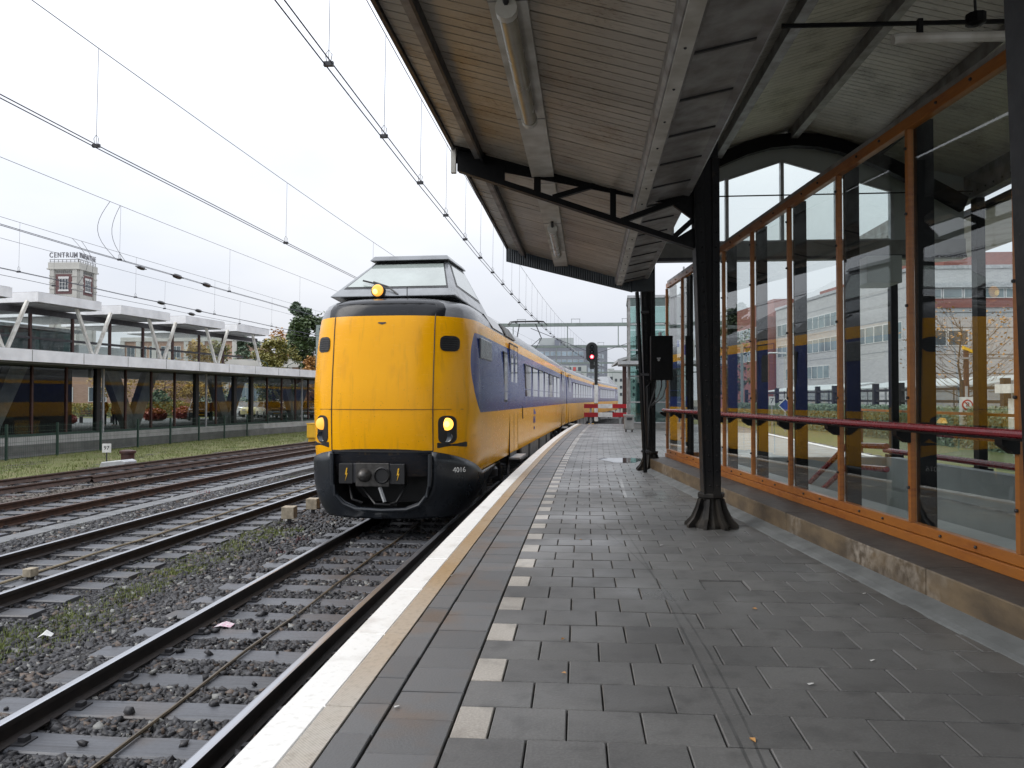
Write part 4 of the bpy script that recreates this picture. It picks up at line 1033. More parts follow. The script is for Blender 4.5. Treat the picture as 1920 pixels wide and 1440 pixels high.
# rings: z, halfwidth, y0 (front), depth of nose, exponent
lev = [(.06, 1.37, .12, 1.35, 2.75), (.30, 1.395, .03, 1.35, 2.75), (.46, 1.40, 0, 1.35, 2.75), (.8, 1.41, -.015, 1.35, 2.75), (1.12, 1.42, -.02, 1.35, 2.75), (1.5, 1.425, .0, 1.35, 2.75), (2.0, 1.41, .05, 1.35, 2.7),
       (2.4, 1.38, .09, 1.35, 2.7), (2.6, 1.355, .12, 1.35, 2.7), (2.75, 1.32, .155, 1.35, 2.65), (2.84, 1.27, .20, 1.35, 2.6), (2.895, 1.20, .29, 1.3, 2.6), (2.93, 1.10, .42, 1.2, 2.5), (2.99, .85, .8, 1.0, 2.4), (3.04, .5, 1.2, .8, 2.3), (3.05, .02, 1.6, .3, 2)]
def ring(z, w_, y0, dp, n, yend, front=True, na=14):
    half = []
    for k in range(na + 1):
        a = math.pi / 2 * k / na
        xx = w_ * math.sin(a) ** (2 / n); yy = y0 + dp * (1 - max(0, math.cos(a)) ** (2 / n))
        half.append((xx, yy))
    extra = [1.8, 3, 5, 7, 10, 14, 18, 22]
    right = half + [(w_, e) for e in extra if e > y0 + dp + .1] + [(w_, yend)]
    while len(right) < na + 1 + len(extra) + 1: right.insert(na + 1, (w_, y0 + dp + .02 * (len(right) - na)))
    return [(-x, y, z) for x, y in reversed(right[1:])] + [(x, y, z) for x, y in right]
def body(i, front):
    if front:
        rings = [ring(*l, 26.3) for l in lev]
    else:
        rings = [[(-l[1], 26.2, l[0])] + [(-l[1], y, l[0]) for y in (20, 13, 6, .1)] + [(l[1], y, l[0]) for y in (.1, 6, 13, 20)] + [(l[1], 26.2, l[0])] for l in lev]
    n = len(rings[0]); vs = [v for r in rings for v in r]; fs = []
    for a in range(len(rings) - 1):
        for k in range(n - 1): fs.append((a * n + k, a * n + k + 1, (a + 1) * n + k + 1, (a + 1) * n + k))
        fs.append((a * n + n - 1, a * n, (a + 1) * n, (a + 1) * n + n - 1))
    fs.append(tuple(range(n - 1, -1, -1)))
    o = MB().add(vs, fs).build('carriage_body', M['livery_front'] if front else M['livery'], None, smooth=True)
    return put(o, i)
B1 = body(0, True)
def fx(y_, x_, z_):  # surface y of the nose at height z and side position x
    for a, c_ in zip(lev, lev[1:]):
        if a[0] <= z_ <= c_[0]:
            t_ = (z_ - a[0]) / (c_[0] - a[0]); L = [a[i] + (c_[i] - a[i]) * t_ for i in range(5)]
            return L[2] + L[3] * (1 - max(0, 1 - abs(x_ / L[1]) ** L[4]) ** (1 / L[4]))
    return .1
def patch(name, m, pts, off, parent=None, thick=.012):
    """small plate following the nose surface; pts are (x, z) outline"""
    cxp, czp = sum(p[0] for p in pts) / len(pts), sum(p[1] for p in pts) / len(pts)
    n = len(pts); V, Fc = [], []; sc_ = [1, .8, .6, .4, .2]
    for k_ in sc_: V += [(cxp + (x - cxp) * k_, fx(0, cxp + (x - cxp) * k_, czp + (z - czp) * k_) - off, czp + (z - czp) * k_) for x, z in pts]
    V.append((cxp, fx(0, cxp, czp) - off, czp)); B = len(V)
    for r_ in range(len(sc_) - 1): Fc += [(r_ * n + i, r_ * n + (i + 1) % n, (r_ + 1) * n + (i + 1) % n, (r_ + 1) * n + i) for i in range(n)]
    Fc += [((len(sc_) - 1) * n + i, (len(sc_) - 1) * n + (i + 1) % n, B - 1) for i in range(n)]
    V += [(x, fx(0, x, z) + thick, z) for x, z in pts]; Fc += [(i, B + i, B + (i + 1) % n, (i + 1) % n) for i in range(n)]
    return MB().add(V, Fc).build(name, m, parent)
def rr(cx_, cz_, w_, h_, r, k=4, sk=0.):
    out = []
    for (sx, sz, a0) in ((1, -1, -90), (1, 1, 0), (-1, 1, 90), (-1, -1, 180)):
        for j in range(k + 1):
            a = R(a0 + 90 * j / k); zz = sz * (h_ / 2 - r) + r * math.sin(a)
            out.append((cx_ + sx * (w_ / 2 - r) + r * math.cos(a) + sk * zz, cz_ + zz))
    return out
# door flap seams, crease and lower edge
def seam(pts, w_, nm='seam'):
    q = MB()
    for (a, b_) in zip(pts, pts[1:]):
        pa = (a[0], fx(0, a[0], a[1]) - .001, a[1]); pb = (b_[0], fx(0, b_[0], b_[1]) - .001, b_[1]); q.bar(pa, pb, w_, .012, (0, 1, 0))
    return put(q.build(nm, M['rubber']), 0)
for s in (-1, 1):
    seam([(s * .83, z) for z in (.47, .8, 1.12, 1.5, 2.0, 2.4, 2.6, 2.82)], .014)
seam([(x, 1.125) for x in np.linspace(-1.25, 1.25, 14)], .006)
seam([(x, .462) for x in np.linspace(-.83, .83, 8)], .03)
seam([(x, 2.82) for x in np.linspace(-.8, .8, 8)], .012)
put(patch('handle_mark', M['steel_dark'], [(-.07, 2.5), (.0, 2.475), (.07, 2.5), (.06, 2.515), (-.06, 2.515)], .004), 0)
for s in (-1, 1):
    gr = put(patch('air_grille', M['rubber'], rr(s * 1.05, 2.18, .27, .25, .08), .012), 0)
    for k in range(6):
        patch('slat', M['steel_dark'], rr(s * 1.05, 2.09 + k * .036, .235, .012, .005, 1), .024, gr)
    hl = put(patch('headlight', M['rubber'], rr(s * 1.035, .80, .235, .42, .09, 4, -.0), .010), 0)
    yy = fx(0, s * 1.035, .9)
    ln = MB().lathe([(.1, .0), (.098, -.03), (.06, -.045), (.02, -.05)], (s * 1.035, yy - .0, .89), 20, 'y').build('lamp_lens', M['lamp_yellow' if s > 0 else 'lamp_amber'], hl, smooth=True)
    if s > 0: MB().lathe([(.05, -.046), (.04, -.056), (.01, -.06)], (s * 1.035 + .0, yy, .89), 14, 'y').build('lamp_core', M['lamp_core'], hl, smooth=True)
    MB().lathe([(.085, .0), (.08, -.03), (.065, -.02), (.02, -.012)], (s * 1.035, fx(0, 1.035, .69), .685), 18, 'y').build('tail_lens', M['window_glass'], hl, smooth=True)
    put(patch('slot', M['rubber'], rr(s * 1.09, .555, .40, .085, .01, 1), .006), 0)
    put(patch('marker_ring', M['steel_dark'], rr(s * 1.035, .80, .26, .45, .1, 4), .003), 0)
# dark lower skirt with a U shaped opening; it sweeps up along the sides
def sk_half(s):
    q = MB(); n = 18; zz = [1, .86, .7, .56, .44, .34, .25, .17, .1, .04, 0]
    rim_x = lambda z: .80 if z > -.05 else (.80 * max(0., 1 - ((-.05 - z) / .43) ** 2.6) ** .45 if z > -.48 else 0.)
    vs = []; nn = 2.75; w0 = 1.395
    for f in zz:
        zn = -.61 + 1.065 * f; x0 = rim_x(zn)
        a0 = math.asin(min(1, (x0 / w0)) ** (nn / 2))
        for k in range(n + 1):
            if k < 14: a = a0 + (math.pi / 2 - a0) * (k / 13); yy = 1.33 * (1 - max(0, math.cos(a)) ** (2 / nn)); xx = w0 * math.sin(a) ** (2 / nn)
            else: yy = 1.33 + (k - 13) * .3; xx = w0
            zt = max(.055, .455 - .34 * max(0, yy - .12)); zb = -.61 + .17 * max(0, yy - .3) ** 1.25
            zz_ = zb + f * (zt - zb) if k else zn
            bt = (1 - f) ** 3
            vs.append((s * (xx + .012 - .15 * bt), yy + .14 * bt - .006, zz_))
    m = n + 1; fs = [(r * m + k, r * m + k + 1, (r + 1) * m + k + 1, (r + 1) * m + k) for r in range(len(zz) - 1) for k in range(n)]
    q.add(vs, fs); o = q.build('skirt', M['skirt'], None, smooth=True)
    so = o.modifiers.new('thick', 'SOLIDIFY'); so.thickness = .03; so.offset = 0
    return put(o, 0)
sk_half(1); sk_half(-1)
# rim of the opening and its dark inside
rim = [(x, z) for x, z in [(-.80, .42), (-.80, .1), (-.79, -.08), (-.74, -.24), (-.62, -.38), (-.42, -.455), (0, -.475), (.42, -.455), (.62, -.38), (.74, -.24), (.79, -.08), (.80, .1), (.80, .42)]]
put(MB().tube([(x, .045 + .03 * (z < -.3), z) for x, z in rim], .035, 8).build('opening_rim', M['skirt'], None, smooth=True), 0)
q = MB(); n = len(rim); q.add([(x, .05, z) for x, z in rim] + [(x * .92, .9, z * .95) for x, z in rim], [(i, i + 1, n + i + 1, n + i) for i in range(n - 1)] + [tuple(range(n, 2 * n)), (0, n, 2 * n - 1, n - 1)])
put(q.build('coupler_recess', M['rubber'], None, fix=False), 0)
cp = put(MB().box(-.36, .36, .0, .35, -.04, .27).build('coupler', M['steel_dark'], None, bevel=.012), 0); cp.location.x -= .11
M['coupler_steel'] = pm('coupler_steel', (.09, .085, .08), .4, .5, .5, 14, .2)
MB().box(-.27, .27, -.03, .02, -.09, .28).build('coupler_face', M['coupler_steel'], cp, bevel=.01)
MB().lathe([(.11, -.03), (.10, -.10), (.07, -.16), (.02, -.19)], (-.12, 0, .09), 16, 'y').build('coupler_cone', M['coupler_steel'], cp, smooth=True)
MB().lathe([(.135, -.035), (.115, -.06), (.10, -.035), (.06, -.033)], (.16, 0, .09), 16, 'y').build('coupler_cup', M['rubber'], cp, smooth=True)
for s in (-1, 1):
    bx = MB().box(s * .42 - .13, s * .42 + .10, -.02, .15, -.05, .27).build('contact_box', M['rubber'], cp, bevel=.01)
    MB().prism([(s * .42 - .005, .2), (s * .42 - .025, .09), (s * .42 - .004, .10), (s * .42 - .022, .0), (s * .42 + .018, .12), (s * .42 + .0, .115), (s * .42 + .014, .2)], 'y', -.028, -.02).build('warning_flash', M['yellow_plastic'], cp)
MB().bar((.12, -.02, -.1), (.22, -.08, -.32), .045, .03).build('coupler_lever', M['galv'], cp)
for (a, b_) in (((-.5, .3, 0), (-.2, .1, -.36)), ((.5, .25, -.05), (.25, .12, -.38)), ((-.3, .3, -.1), (.35, .15, -.4))):
    MB().tube([a, ((a[0] + b_[0]) / 2, .05, (a[2] + b_[2]) / 2 - .12), b_], .022, 7).build('hose', M['rubber'], cp, smooth=True)
# fleet number and operator mark
for (s_, x_, z_, sz) in (('4016', 1.165, .20, .115),):
    y_ = fx(0, x_, .2); o = text('fleet_number', s_, sz, M['paper_white'], None, (0, 0, 0), (R(90), 0, R(38)), .003)
    p, r = car_frame(0); o.parent = train; o.location = p + Matrix.Rotation(r, 3, 'Z') @ Vector((1.245, .17, .17)); o.rotation_euler = (R(90), 0, R(40) + r)
# cab on top
CW = [(.62, 3.0, 1.06), (1.15, 3.40, .88), (2.05, 3.86, .63)]
cabv = [(-1.08, .62, 3.0), (1.08, .62, 3.0), (.66, 1.95, 3.82), (-.66, 1.95, 3.82), (-1.2, 3.4, 2.9), (1.2, 3.4, 2.9), (.70, 3.2, 3.84), (-.70, 3.2, 3.84), (-1.15, 9.5, 2.92), (1.15, 9.5, 2.92), (.5, 9.4, 3.02), (-.5, 9.4, 3.02)]
cab = MB().add(cabv, [(0, 1, 2, 3), (1, 5, 6, 2), (0, 3, 7, 4), (3, 2, 6, 7), (5, 9, 10, 6), (4, 7, 11, 8), (6, 10, 11, 7), (8, 11, 10, 9), (0, 4, 5, 1), (4, 8, 9, 5)]).build('cab', M['cab_grey'], None, bevel=.03)
put(cab, 0)
def quad_plate(nm, m, pts, off, th, parent):
    """thin solid plate on a planar quad, standing proud by off"""
    P_ = [Vector(p) for p in pts]; nn = (P_[1] - P_[0]).cross(P_[2] - P_[0]).normalized()
    return MB().hexa([p + nn * (off - th) for p in P_], [p + nn * off for p in P_]).build(nm, m, parent)
def lerp(a, b_, t_): return tuple(a[i] + (b_[i] - a[i]) * t_ for i in range(3))
def inq(v, u0, u1, w0, w1):
    a, b_, c_, d = v
    f = lambda u, w_: lerp(lerp(a, b_, u), lerp(d, c_, u), w_)
    return [f(u0, w0), f(u1, w0), f(u1, w1), f(u0, w1)]
ws = [cabv[0], cabv[1], cabv[2], cabv[3]]
quad_plate('windscreen_frame', M['rubber'], inq(ws, .045, .955, .20, .93), .006, .02, cab)
quad_plate('windscreen', M['windscreen_glass'], inq(ws, .06, .94, .24, .88), .014, .02, cab)
sw = [cabv[1], cabv[5], cabv[6], cabv[2]]
quad_plate('side_window_frame', M['rubber'], inq(sw, .10, .93, .28, .92), .006, .02, cab)
quad_plate('side_window', M['windscreen_glass'], inq(sw, .14, .90, .33, .88), .013, .02, cab)
sw2 = [cabv[4], cabv[0], cabv[3], cabv[7]]
quad_plate('side_window', M['windscreen_glass'], inq(sw2, .14, .90, .33, .88), .013, .02, cab)
quad_plate('rear_side_window', M['train_glass'], [(1.352, 2.9, 2.66), (1.352, 4.3, 2.66), (1.262, 4.0, 2.87), (1.262, 2.3, 2.87)], .012, .05, cab)
sl = [(1.352, 4.6, 2.66), (1.352, 6.3, 2.66), (1.262, 5.7, 2.87), (1.262, 4.35, 2.87)]
lv = quad_plate('louvre', M['rubber'], sl, .012, .05, cab)
MB().hexa([(-.74, 1.74, 3.80), (.74, 1.74, 3.80), (.76, 3.3, 3.83), (-.76, 3.3, 3.83)], [(-.68, 1.85, 3.90), (.68, 1.85, 3.90), (.70, 3.25, 3.91), (-.70, 3.25, 3.91)]).build('roof_visor', M['cab_grey'], cab, bevel=.02)
tl = MB().lathe([(.115, .05), (.12, -.03), (.10, -.05), (.02, -.06)], (-.22, .62, 3.09), 18, 'y').build('top_headlight', M['rubber'], cab, smooth=True)
MB().lathe([(.10, -.055), (.085, -.075), (.02, -.085)], (-.22, .62, 3.09), 18, 'y').build('lamp_lens', M['lamp_amber'], tl, smooth=True)
MB().lathe([(.045, -.08), (.035, -.088), (.01, -.09)], (-.25, .62, 3.07), 12, 'y').build('lamp_core', M['lamp_core'], tl, smooth=True)
wp = MB().tube([(.10, .66, 3.03), (-.12, .84, 3.19), (-.42, .99, 3.30)], .014, 6).build('wiper', M['rubber'], cab, smooth=True)
MB().bar((-.62, 1.03, 3.33), (-.10, .83, 3.18), .02, .03).build('blade', M['rubber'], wp)
MB().tube([(.28, .58, 2.98), (.28, .58, 3.14)], .008, 5).build('antenna', M['rubber'], cab)

# side fittings; right side faces the platform, left side seen by nobody but kept plain
def side_window(i, y0, y1, z0=1.31, z1=2.20, side=1):
    xs_ = side * 1.416; fr = MB().box(min(xs_, xs_ - side * .03) + side * .006, max(xs_, xs_ - side * .03) + side * .006, y0, y1, z0, z1).build('window_frame', M['rubber'], None, bevel=.01)
    put(fr, i)
    MB().box(xs_ - side * .0 if side > 0 else xs_ - .008, xs_ + .009 if side > 0 else xs_, y0 + .05, y1 - .05, z0 + .24, z1 - .05).build('pane', M['train_glass'], fr)
    MB().box(xs_ if side > 0 else xs_ - .008, xs_ + .009 if side > 0 else xs_, y0 + .05, y1 - .05, z0 + .05, z0 + .22).build('pane', M['train_glass'], fr)
def door(i, y0, side=1):
    dr = put(MB().box(1.385, 1.412, y0, y0 + 1.45, .1, 2.52).build('door', M['livery'], None), i)
    for s_ in (0, .72):
        MB().prism([(y0 + s_ + .2 + .0, 1.25), (y0 + s_ + .53, 1.25), (y0 + s_ + .55, 1.30), (y0 + s_ + .55, 2.2), (y0 + s_ + .5, 2.28), (y0 + s_ + .24, 2.28), (y0 + s_ + .18, 2.2), (y0 + s_ + .18, 1.30)], 'x', 1.405, 1.42).build('door_window', M['train_glass'], dr)
    q = MB()
    for s_ in (-.012, .72, 1.452): q.box(1.40, 1.4165, y0 + s_ - .008, y0 + s_ + .008, .1, 2.5)
    q.box(1.39, 1.417, y0 - .01, y0 + 1.46, 2.50, 2.53); q.build('door_seal', M['rubber'], dr)
    MB().box(1.38, 1.62, y0 + .1, y0 + 1.35, -.04, -.0).build('step', M['galv'], dr)
    MB().box(1.30, 1.40, y0 + .15, y0 + 1.3, -.0, .14).build('step_box', M['rubber'], dr)
    MB().box(1.35, 1.55, y0 + .2, y0 + 1.25, -.36, -.33).build('lower_step', M['steel_dark'], dr)
for i in range(3):
    if i: body(i, False)
    o_ = 0
    if i == 0:
        put(MB().box(1.39, 1.425, 1.15, 2.35, 1.98, 2.34).build('destination_screen', M['cab_grey'], None, bevel=.02), 0)
        side_window(0, 4.0, 4.55, 1.22, 2.28); door(0, 5.0)
        ys_w = [7.9 + 1.97 * k for k in range(7)]; dd = 23.0
    else:
        door(i, 1.0); ys_w = [3.6 + 1.97 * k for k in range(9)]; dd = 23.2
    for y in ys_w: side_window(i, y, y + 1.5)
    door(i, dd)
    q = MB().box(-1.25, 1.25, 26.2, 26.7, .2, 2.7) ; put(q.build('gangway_bellows', M['rubber'], None), i)
    # underframe boxes and bogies
    for (a, b_, zz) in ((8.3, 10.2, -.38), (10.5, 13.2, -.5), (13.6, 16.0, -.45), (16.3, 18.0, -.35)):
        put(MB().box(-1.25, 1.25, a, b_, zz, .1).build('underframe_box', M['steel_dark'], None, bevel=.02), i)
        put(MB().box(1.25, 1.275, a + .1, b_ - .1, zz + .06, .02).build('box_lid', M['grey_metal'], None), i)
    for bc in (4.0, 21.8):
        bg_ = put(MB().box(-1.1, 1.1, bc - 1.7, bc + 1.7, -.42, -.12).build('bogie', M['rubber'], None, bevel=.03), i)
        for w_ in (-1.25, 1.25):
            for s in (-1, 1):
                MB().lathe([(.46, s * .68), (.48, s * .70), (.46, s * .80), (.40, s * .82), (.12, s * .80), (.1, s * .86)], (0, bc + w_, -.35), 20, 'x').build('wheel', M['steel_dark'], bg_, smooth=True)
            MB().box(1.0, 1.2, bc + w_ - .18, bc + w_ + .18, -.52, -.2).build('axle_box', M['steel_dark'], bg_, bevel=.03)
        MB().lathe([(.14, -.1), (.14, .05), (.1, .1)], (1.15, bc, -.2), 12).build('spring', M['steel_dark'], bg_, smooth=True)
        MB().tube([(1.3, bc + 1.4, .05), (1.36, bc + 1.1, -.4), (1.28, bc + .6, -.5)], .035, 6).build('damper', M['steel_dark'], bg_, smooth=True)
put(MB().box(-1.3, 1.3, 1.2, 2.2, -.3, .08).build('underframe_box', M['rubber'], None), 0)
q = MB()
for k in range(9): a = lerp(sl[0], sl[3], (k + .5) / 9); c_ = lerp(sl[1], sl[2], (k + .5) / 9); q.bar((a[0] + .02, a[1], a[2]), (c_[0] + .02, c_[1], c_[2]), .02, .03)
q.build('slats', M['grey_metal'], lv)
# operator mark on the yellow side: a small blue arrow-like sign
M['mark_blue'] = pm('mark_blue', (.03, .05, .3), .4)
put(MB().prism([(10.2, .85), (10.75, .85), (10.75, .93), (10.4, .93), (10.6, 1.0), (10.2, 1.0)][::-1], 'x', 1.412, 1.419).build('operator_mark', M['mark_blue'], None), 0)
put(MB().prism([(10.2, .60), (10.3, .60), (10.55, .75), (10.55, .60), (10.65, .60), (10.65, .8), (10.55, .8), (10.3, .66), (10.3, .8), (10.2, .8)], 'x', 1.410, 1.417).build('operator_mark', M['mark_blue'], None), 0)
put(text('small_print', 'A1.2', .12, M['mark_blue'], None), 0)
o = [c for c in train.children if c.name.startswith('small_print')][0]
p, r = car_frame(0); o.location = p + Matrix.Rotation(r, 3, 'Z') @ Vector((1.408, 10.45, .45)); o.rotation_euler = (R(90), 0, R(90) + r)
put(MB().tube([(1.42, 7.35, 1.1), (1.43, 7.35, .8)], .012, 5).build('grab_rail', M['rubber'], None), 0)
# pantograph
def panto(i, yc, top):
    base = put(MB().box(-.75, .75, yc - .5, yc + .9, 3.05, 3.22).build('pantograph', M['steel_dark'], None, bevel=.02), i)
    for s in (-1, 1):
        MB().tube([(s * .25, yc, 3.3), (s * .55, yc + .7, (3.3 + top) / 2), (s * .35, yc + .05, top - .1)], .022, 6).build('arm', M['steel_dark'], base)
        MB().tube([(s * .2, yc + .1, 3.3), (-s * .5, yc + .7, (3.3 + top) / 2)], .014, 6).build('brace', M['steel_dark'], base)
        MB().lathe([(.07, 3.2), (.09, 3.23), (.06, 3.26), (.09, 3.29), (.05, 3.33)], (s * .5, yc + .2, 0), 10).build('insulator', M['insulator'], base)
    for dy in (-.18, .18):
        MB().tube([(-.85, yc + dy, top - .16), (-.72, yc + dy, top - .02), (-.5, yc + dy, top), (.5, yc + dy, top), (.72, yc + dy, top - .02), (.85, yc + dy, top - .16)], .022, 6).build('collector_strip', M['rubber'], base, smooth=True)
    MB().bar((-.5, yc - .18, top - .05), (-.5, yc + .18, top - .05), .04).build('head_frame', M['steel_dark'], base)
    MB().bar((.5, yc - .18, top - .05), (.5, yc + .18, top - .05), .04).build('head_frame', M['steel_dark'], base)
panto(0, 21.6, 4.66)
rc = MB().hexa([(-1.05, 18.5, 2.95), (1.05, 18.5, 2.95), (1.15, 26.0, 2.9), (-1.15, 26.0, 2.9)], [(-.6, 20.6, 3.75), (.6, 20.6, 3.75), (.66, 23.4, 3.8), (-.66, 23.4, 3.8)]).build('rear_cab', M['cab_grey'], None, bevel=.03); put(rc, 2)
rp_ = MB()
for i, yy in ((0, 15.0), (1, 6.0), (1, 18.0), (2, 8.0)):
    put(MB().box(-.8, .8, yy, yy + 2.6, 2.95, 3.2).build('roof_unit', M['roof_grey'], None, bevel=.05), i)

# ---------------------------------------------------------------- overhead wires
CZ = 4.69
def wire(cx_, zig, y0, y1, label, drop0, dropd, two=True, mh=1.32, thick=.0075, junct=()):
    t = empty('overhead_line', (cx_ + cv(y0), y0, CZ), 0, label, 'overhead wire', 'overhead electric wires above the tracks')
    ox, oy, oz = cx_ + cv(y0), y0, CZ
    L = lambda x, y, z: (x - ox, y - oy, z - oz)
    X = lambda y: cx_ + cv(y) + zig * math.sin(y / 28)
    ys = np.arange(y0, y1, 3.)
    for d in ((-.04, .04) if two else (0,)):
        MB().tube([L(X(y) + d, y, CZ + .008 * math.sin(y)) for y in ys], thick, 5, cap=False).build('contact_wire', M['wire'], t)
    mz = lambda y: CZ + mh + .12 * ((y / 30) % 1 - .5) ** 2
    MB().tube([L(X(y) + .02, y, mz(y)) for y in ys], thick * .8, 5, cap=False).build('messenger_wire', M['wire_thin'], t)
    y = drop0
    while y < y1 - 3 and y < 75:
        if y > y0:
            d = MB().tube([L(X(y), y, CZ + .03), L(X(y) + .02, y, mz(y))], .0035, 4, cap=False).build('dropper', M['wire_thin'], t)
            q = MB(); q.box(-.05, .05, -.02, .02, -.02, .025); q.tube([(-.02, 0, .02), (-.035, 0, .10), (0, 0, .15), (.035, 0, .10), (.02, 0, .02)], .004, 4)
            c = q.build('clamp', M['steel_dark'], t); c.location = L(X(y), y, CZ)
        y += dropd
    return t, L, X, mz
w1, *_ = wire(-2.53, .0, 3, 150, 'pair of contact wires with droppers passing beside the canopy edge, over the nearest track', 5.45, 2.17)
w2, L2, X2, m2 = wire(-6.48, .0, 4, 120, 'pair of contact wires with widely spaced droppers over the second track', 3.35, 6.5)
w3, L3, X3, m3 = wire(-11.36, .05, 8, 120, 'contact wire over the third track, crossing in front of the tower', 18.0, 5.6)
w4, L4, X4, m4 = wire(-15.15, .05, 12, 120, 'contact wire farthest left over the turnout', 19.5, 5.2)
w5, L5, X5, m5 = wire(-15.95, -.05, 12, 120, 'second contact wire farthest left, close to the roof of the glass building', 22.0, 5.9, False, 1.0)
def lozenge(t, L, X, y, z):
    o = MB().lathe([(.012, -.34), (.02, -.24), (.06, -.15), (.07, 0), (.06, .15), (.02, .24), (.012, .34)], (0, 0, 0), 8, 'y').build('insulator', M['insulator'], t, smooth=True); o.location = L(X(y), y, z)
for (t, L, X, mz, ys_) in ((w3, L3, X3, None, (20.6, 22.2)), (w4, L4, X4, None, (26.2, 28.7)), (w5, L5, X5, None, (29.8,))):
    for y in ys_: lozenge(t, L, X, y, CZ + .0)
lozenge(w4, L4, X4, 25.0, m4(25.0) - .3)
# jumper loops joining messenger and contact wires in front of the tower, fixed at both ends
for (t, L, X, mz, y, s_) in ((w3, L3, X3, m3, 17.6, -1), (w3, L3, X3, m3, 18.0, -1), (w4, L4, X4, m4, 21.6, 1), (w4, L4, X4, m4, 22.0, 1)):
    pts = [L(X(y) + s_ * (.38 if y % 1 else .28) * math.sin(math.pi * f), y + .25 * f, mz(y) + (CZ - mz(y)) * f) for f in np.linspace(0, 1, 11)]
    MB().tube(pts, .006, 5, cap=False).build('jumper_cable', M['wire_thin'], t)

def portal(y, x0, x1, label, zb=6.75):
    t = empty('catenary_portal', (0, y, 0), 0, label, 'catenary portal', 'catenary portals across the tracks')
    q = MB(); x0 += cv(y); x1 += cv(y); M_ = M['galv']
    MB().box(x0, x1, -.13, .13, zb - .12, zb + .12).build('beam', M['portal_green'], t)
    for x in (x0 + .1, x1 - .1): MB().box(x - .12, x + .12, -.14, .14, -1.1, zb - .122).build('mast', M['portal_green'], t)
    for c_ in (-2.5, 1.2, -6.5, -11.3):
        if x0 < c_ + cv(y) < x1:
            x = c_ + cv(y); MB().tube([(x - 0.6, -.16, zb - .1), (x - .6, -.16, CZ + .5)], .035, 6).build('drop_post', M['portal_green'], t)
            MB().tube([(x - .6, -.16, CZ + .6), (x, -.16, CZ + .1)], .02, 5).build('arm', M['galv'], t)
            q = MB(); q.bar((x - .3, 0, zb + .12), (x - .3, 0, zb + .42), .04); q.bar((x + .3, 0, zb + .12), (x + .3, 0, zb + .42), .04); q.bar((x - .34, 0, zb + .42), (x + .34, 0, zb + .42), .04)
            q.build('wire_support', M['galv'], t)
    return t
M['portal_green'] = pm('portal_green', (.20, .24, .22), .5, .1, .2, 3)
portal(57, -22, 9, 'nearest grey green catenary portal crossing above the train', 6.75)
portal(81, -24, 12, 'second catenary portal beyond the red signal', 6.75)
portal(118, -26, 14, 'third catenary portal farther down the line', 6.75)
portal(160, -26, 14, 'fourth and farthest catenary portal in the gap beside the signal', 6.75)
for (a, b_) in (((-3.2, 57, 6.5), (2.2, 66, 4.9)), ((9.0, 57, 7.0), (2.0, 70, 5.4))):
    t = MB().tube([a, b_], .025, 5).build('stay_wire', M['wire_thin']); tag(t, 'slanting stay wire ' + ('from the nearest portal down to the left' if a[0] < 0 else 'from the nearest portal down from the right'), 'wire')

# ---------------------------------------------------------------- end of the platform: signal, barrier, bin, lift
t = empty('railway_signal', (1.25, 45.0, 0), 0, 'black railway signal showing red, on a banded post behind the barrier', 'signal')
MB().box(-.1, .1, -.1, .1, -1.05, 1.05).build('post', M['rubber'], t)
for k, (z0, z1, m) in enumerate(((1.05, 2.1, 'barrier_white'), (.0, .8, 'barrier_white'), (2.1, 3.6, 'rubber'))):
    MB().box(-.105 if k != 2 else -.09, .105 if k != 2 else .09, -.105 - .003 * k, .105 + .003 * k, z0, z1).build('post_band', M[m], t)
q = MB(); pts = []
for k in range(24):
    a = 2 * math.pi * k / 24; pts.append((-.24 + .34 * math.cos(a), 3.98 + .23 * (1 if math.sin(a) > 0 else -1) + .36 * math.sin(a)))
q.prism(pts, 'y', -.14, -.10); q.build('backboard', M['rubber'], t)
for j, z in enumerate((4.30, 4.0, 3.72)):
    hd = MB().lathe([(.13, -.14), (.13, -.34), (.12, -.34), (.115, -.15)], (-.24, 0, z), 14, 'y').build('hood', M['rubber'], t, smooth=True)
    MB().lathe([(.11, -.16), (.08, -.175), (.01, -.18)], (-.24, 0, z), 14, 'y').build('lens', M['signal_red'] if j == 2 else M['window_glass'], hd, smooth=True)
    if j == 2: MB().lathe([(.07, -.18), (.04, -.19), (.01, -.195)], (-.24, 0, z), 12, 'y').build('lens_core', M['signal_core'], hd, smooth=True)
MB().box(-.36, -.12, -.1, .1, 3.02, 3.42).build('lamp_box', M['rubber'], t); MB().box(-.2, -.09, -.06, .06, 3.1, 3.25).build('bracket', M['rubber'], t)
MB().box(-.2, .2, -.13, -.11, .85, 1.02).build('number_plate', M['yellow_plastic'], t)
MB().box(-.45, -.15, -.3, 0, -1.0, -.12).build('control_box', M['yellow_plastic'], t)
q = MB()
for k in range(9): q.box(.08, .18, -.12, -.08, 2.2 + k * .17, 2.23 + k * .17)
q.build('ladder_rungs', M['rubber'], t)
bt = empty('platform_end_barrier', (0, 41.3, 0), 0, 'red and white striped double barrier closing the platform end', 'barrier')
xb0 = PX(1095, 41.3); seg = [.74, .86, .74, .86, .74]
for (z0, z1) in ((.80, 1.02), (.33, .57)):
    x = xb0
    for j, wdt in enumerate((.74, .76, .74, .76, .6)):
        MB().box(x, x + wdt - .003, -.02, .02, z0, z1).build('board', M['barrier_red' if j % 2 == 0 else 'barrier_white'], bt); x += wdt
for x in (xb0 + .35, xb0 + 1.9, xb0 + 3.2): MB().box(x - .05, x + .05, .025, .10, -.9, 1.0).build('post', M['galv'], bt)
t = empty('litter_bin', (PX(1179, 30.5), 30.5, 0), .05, 'grey square litter bin near the far end of the platform', 'bin')
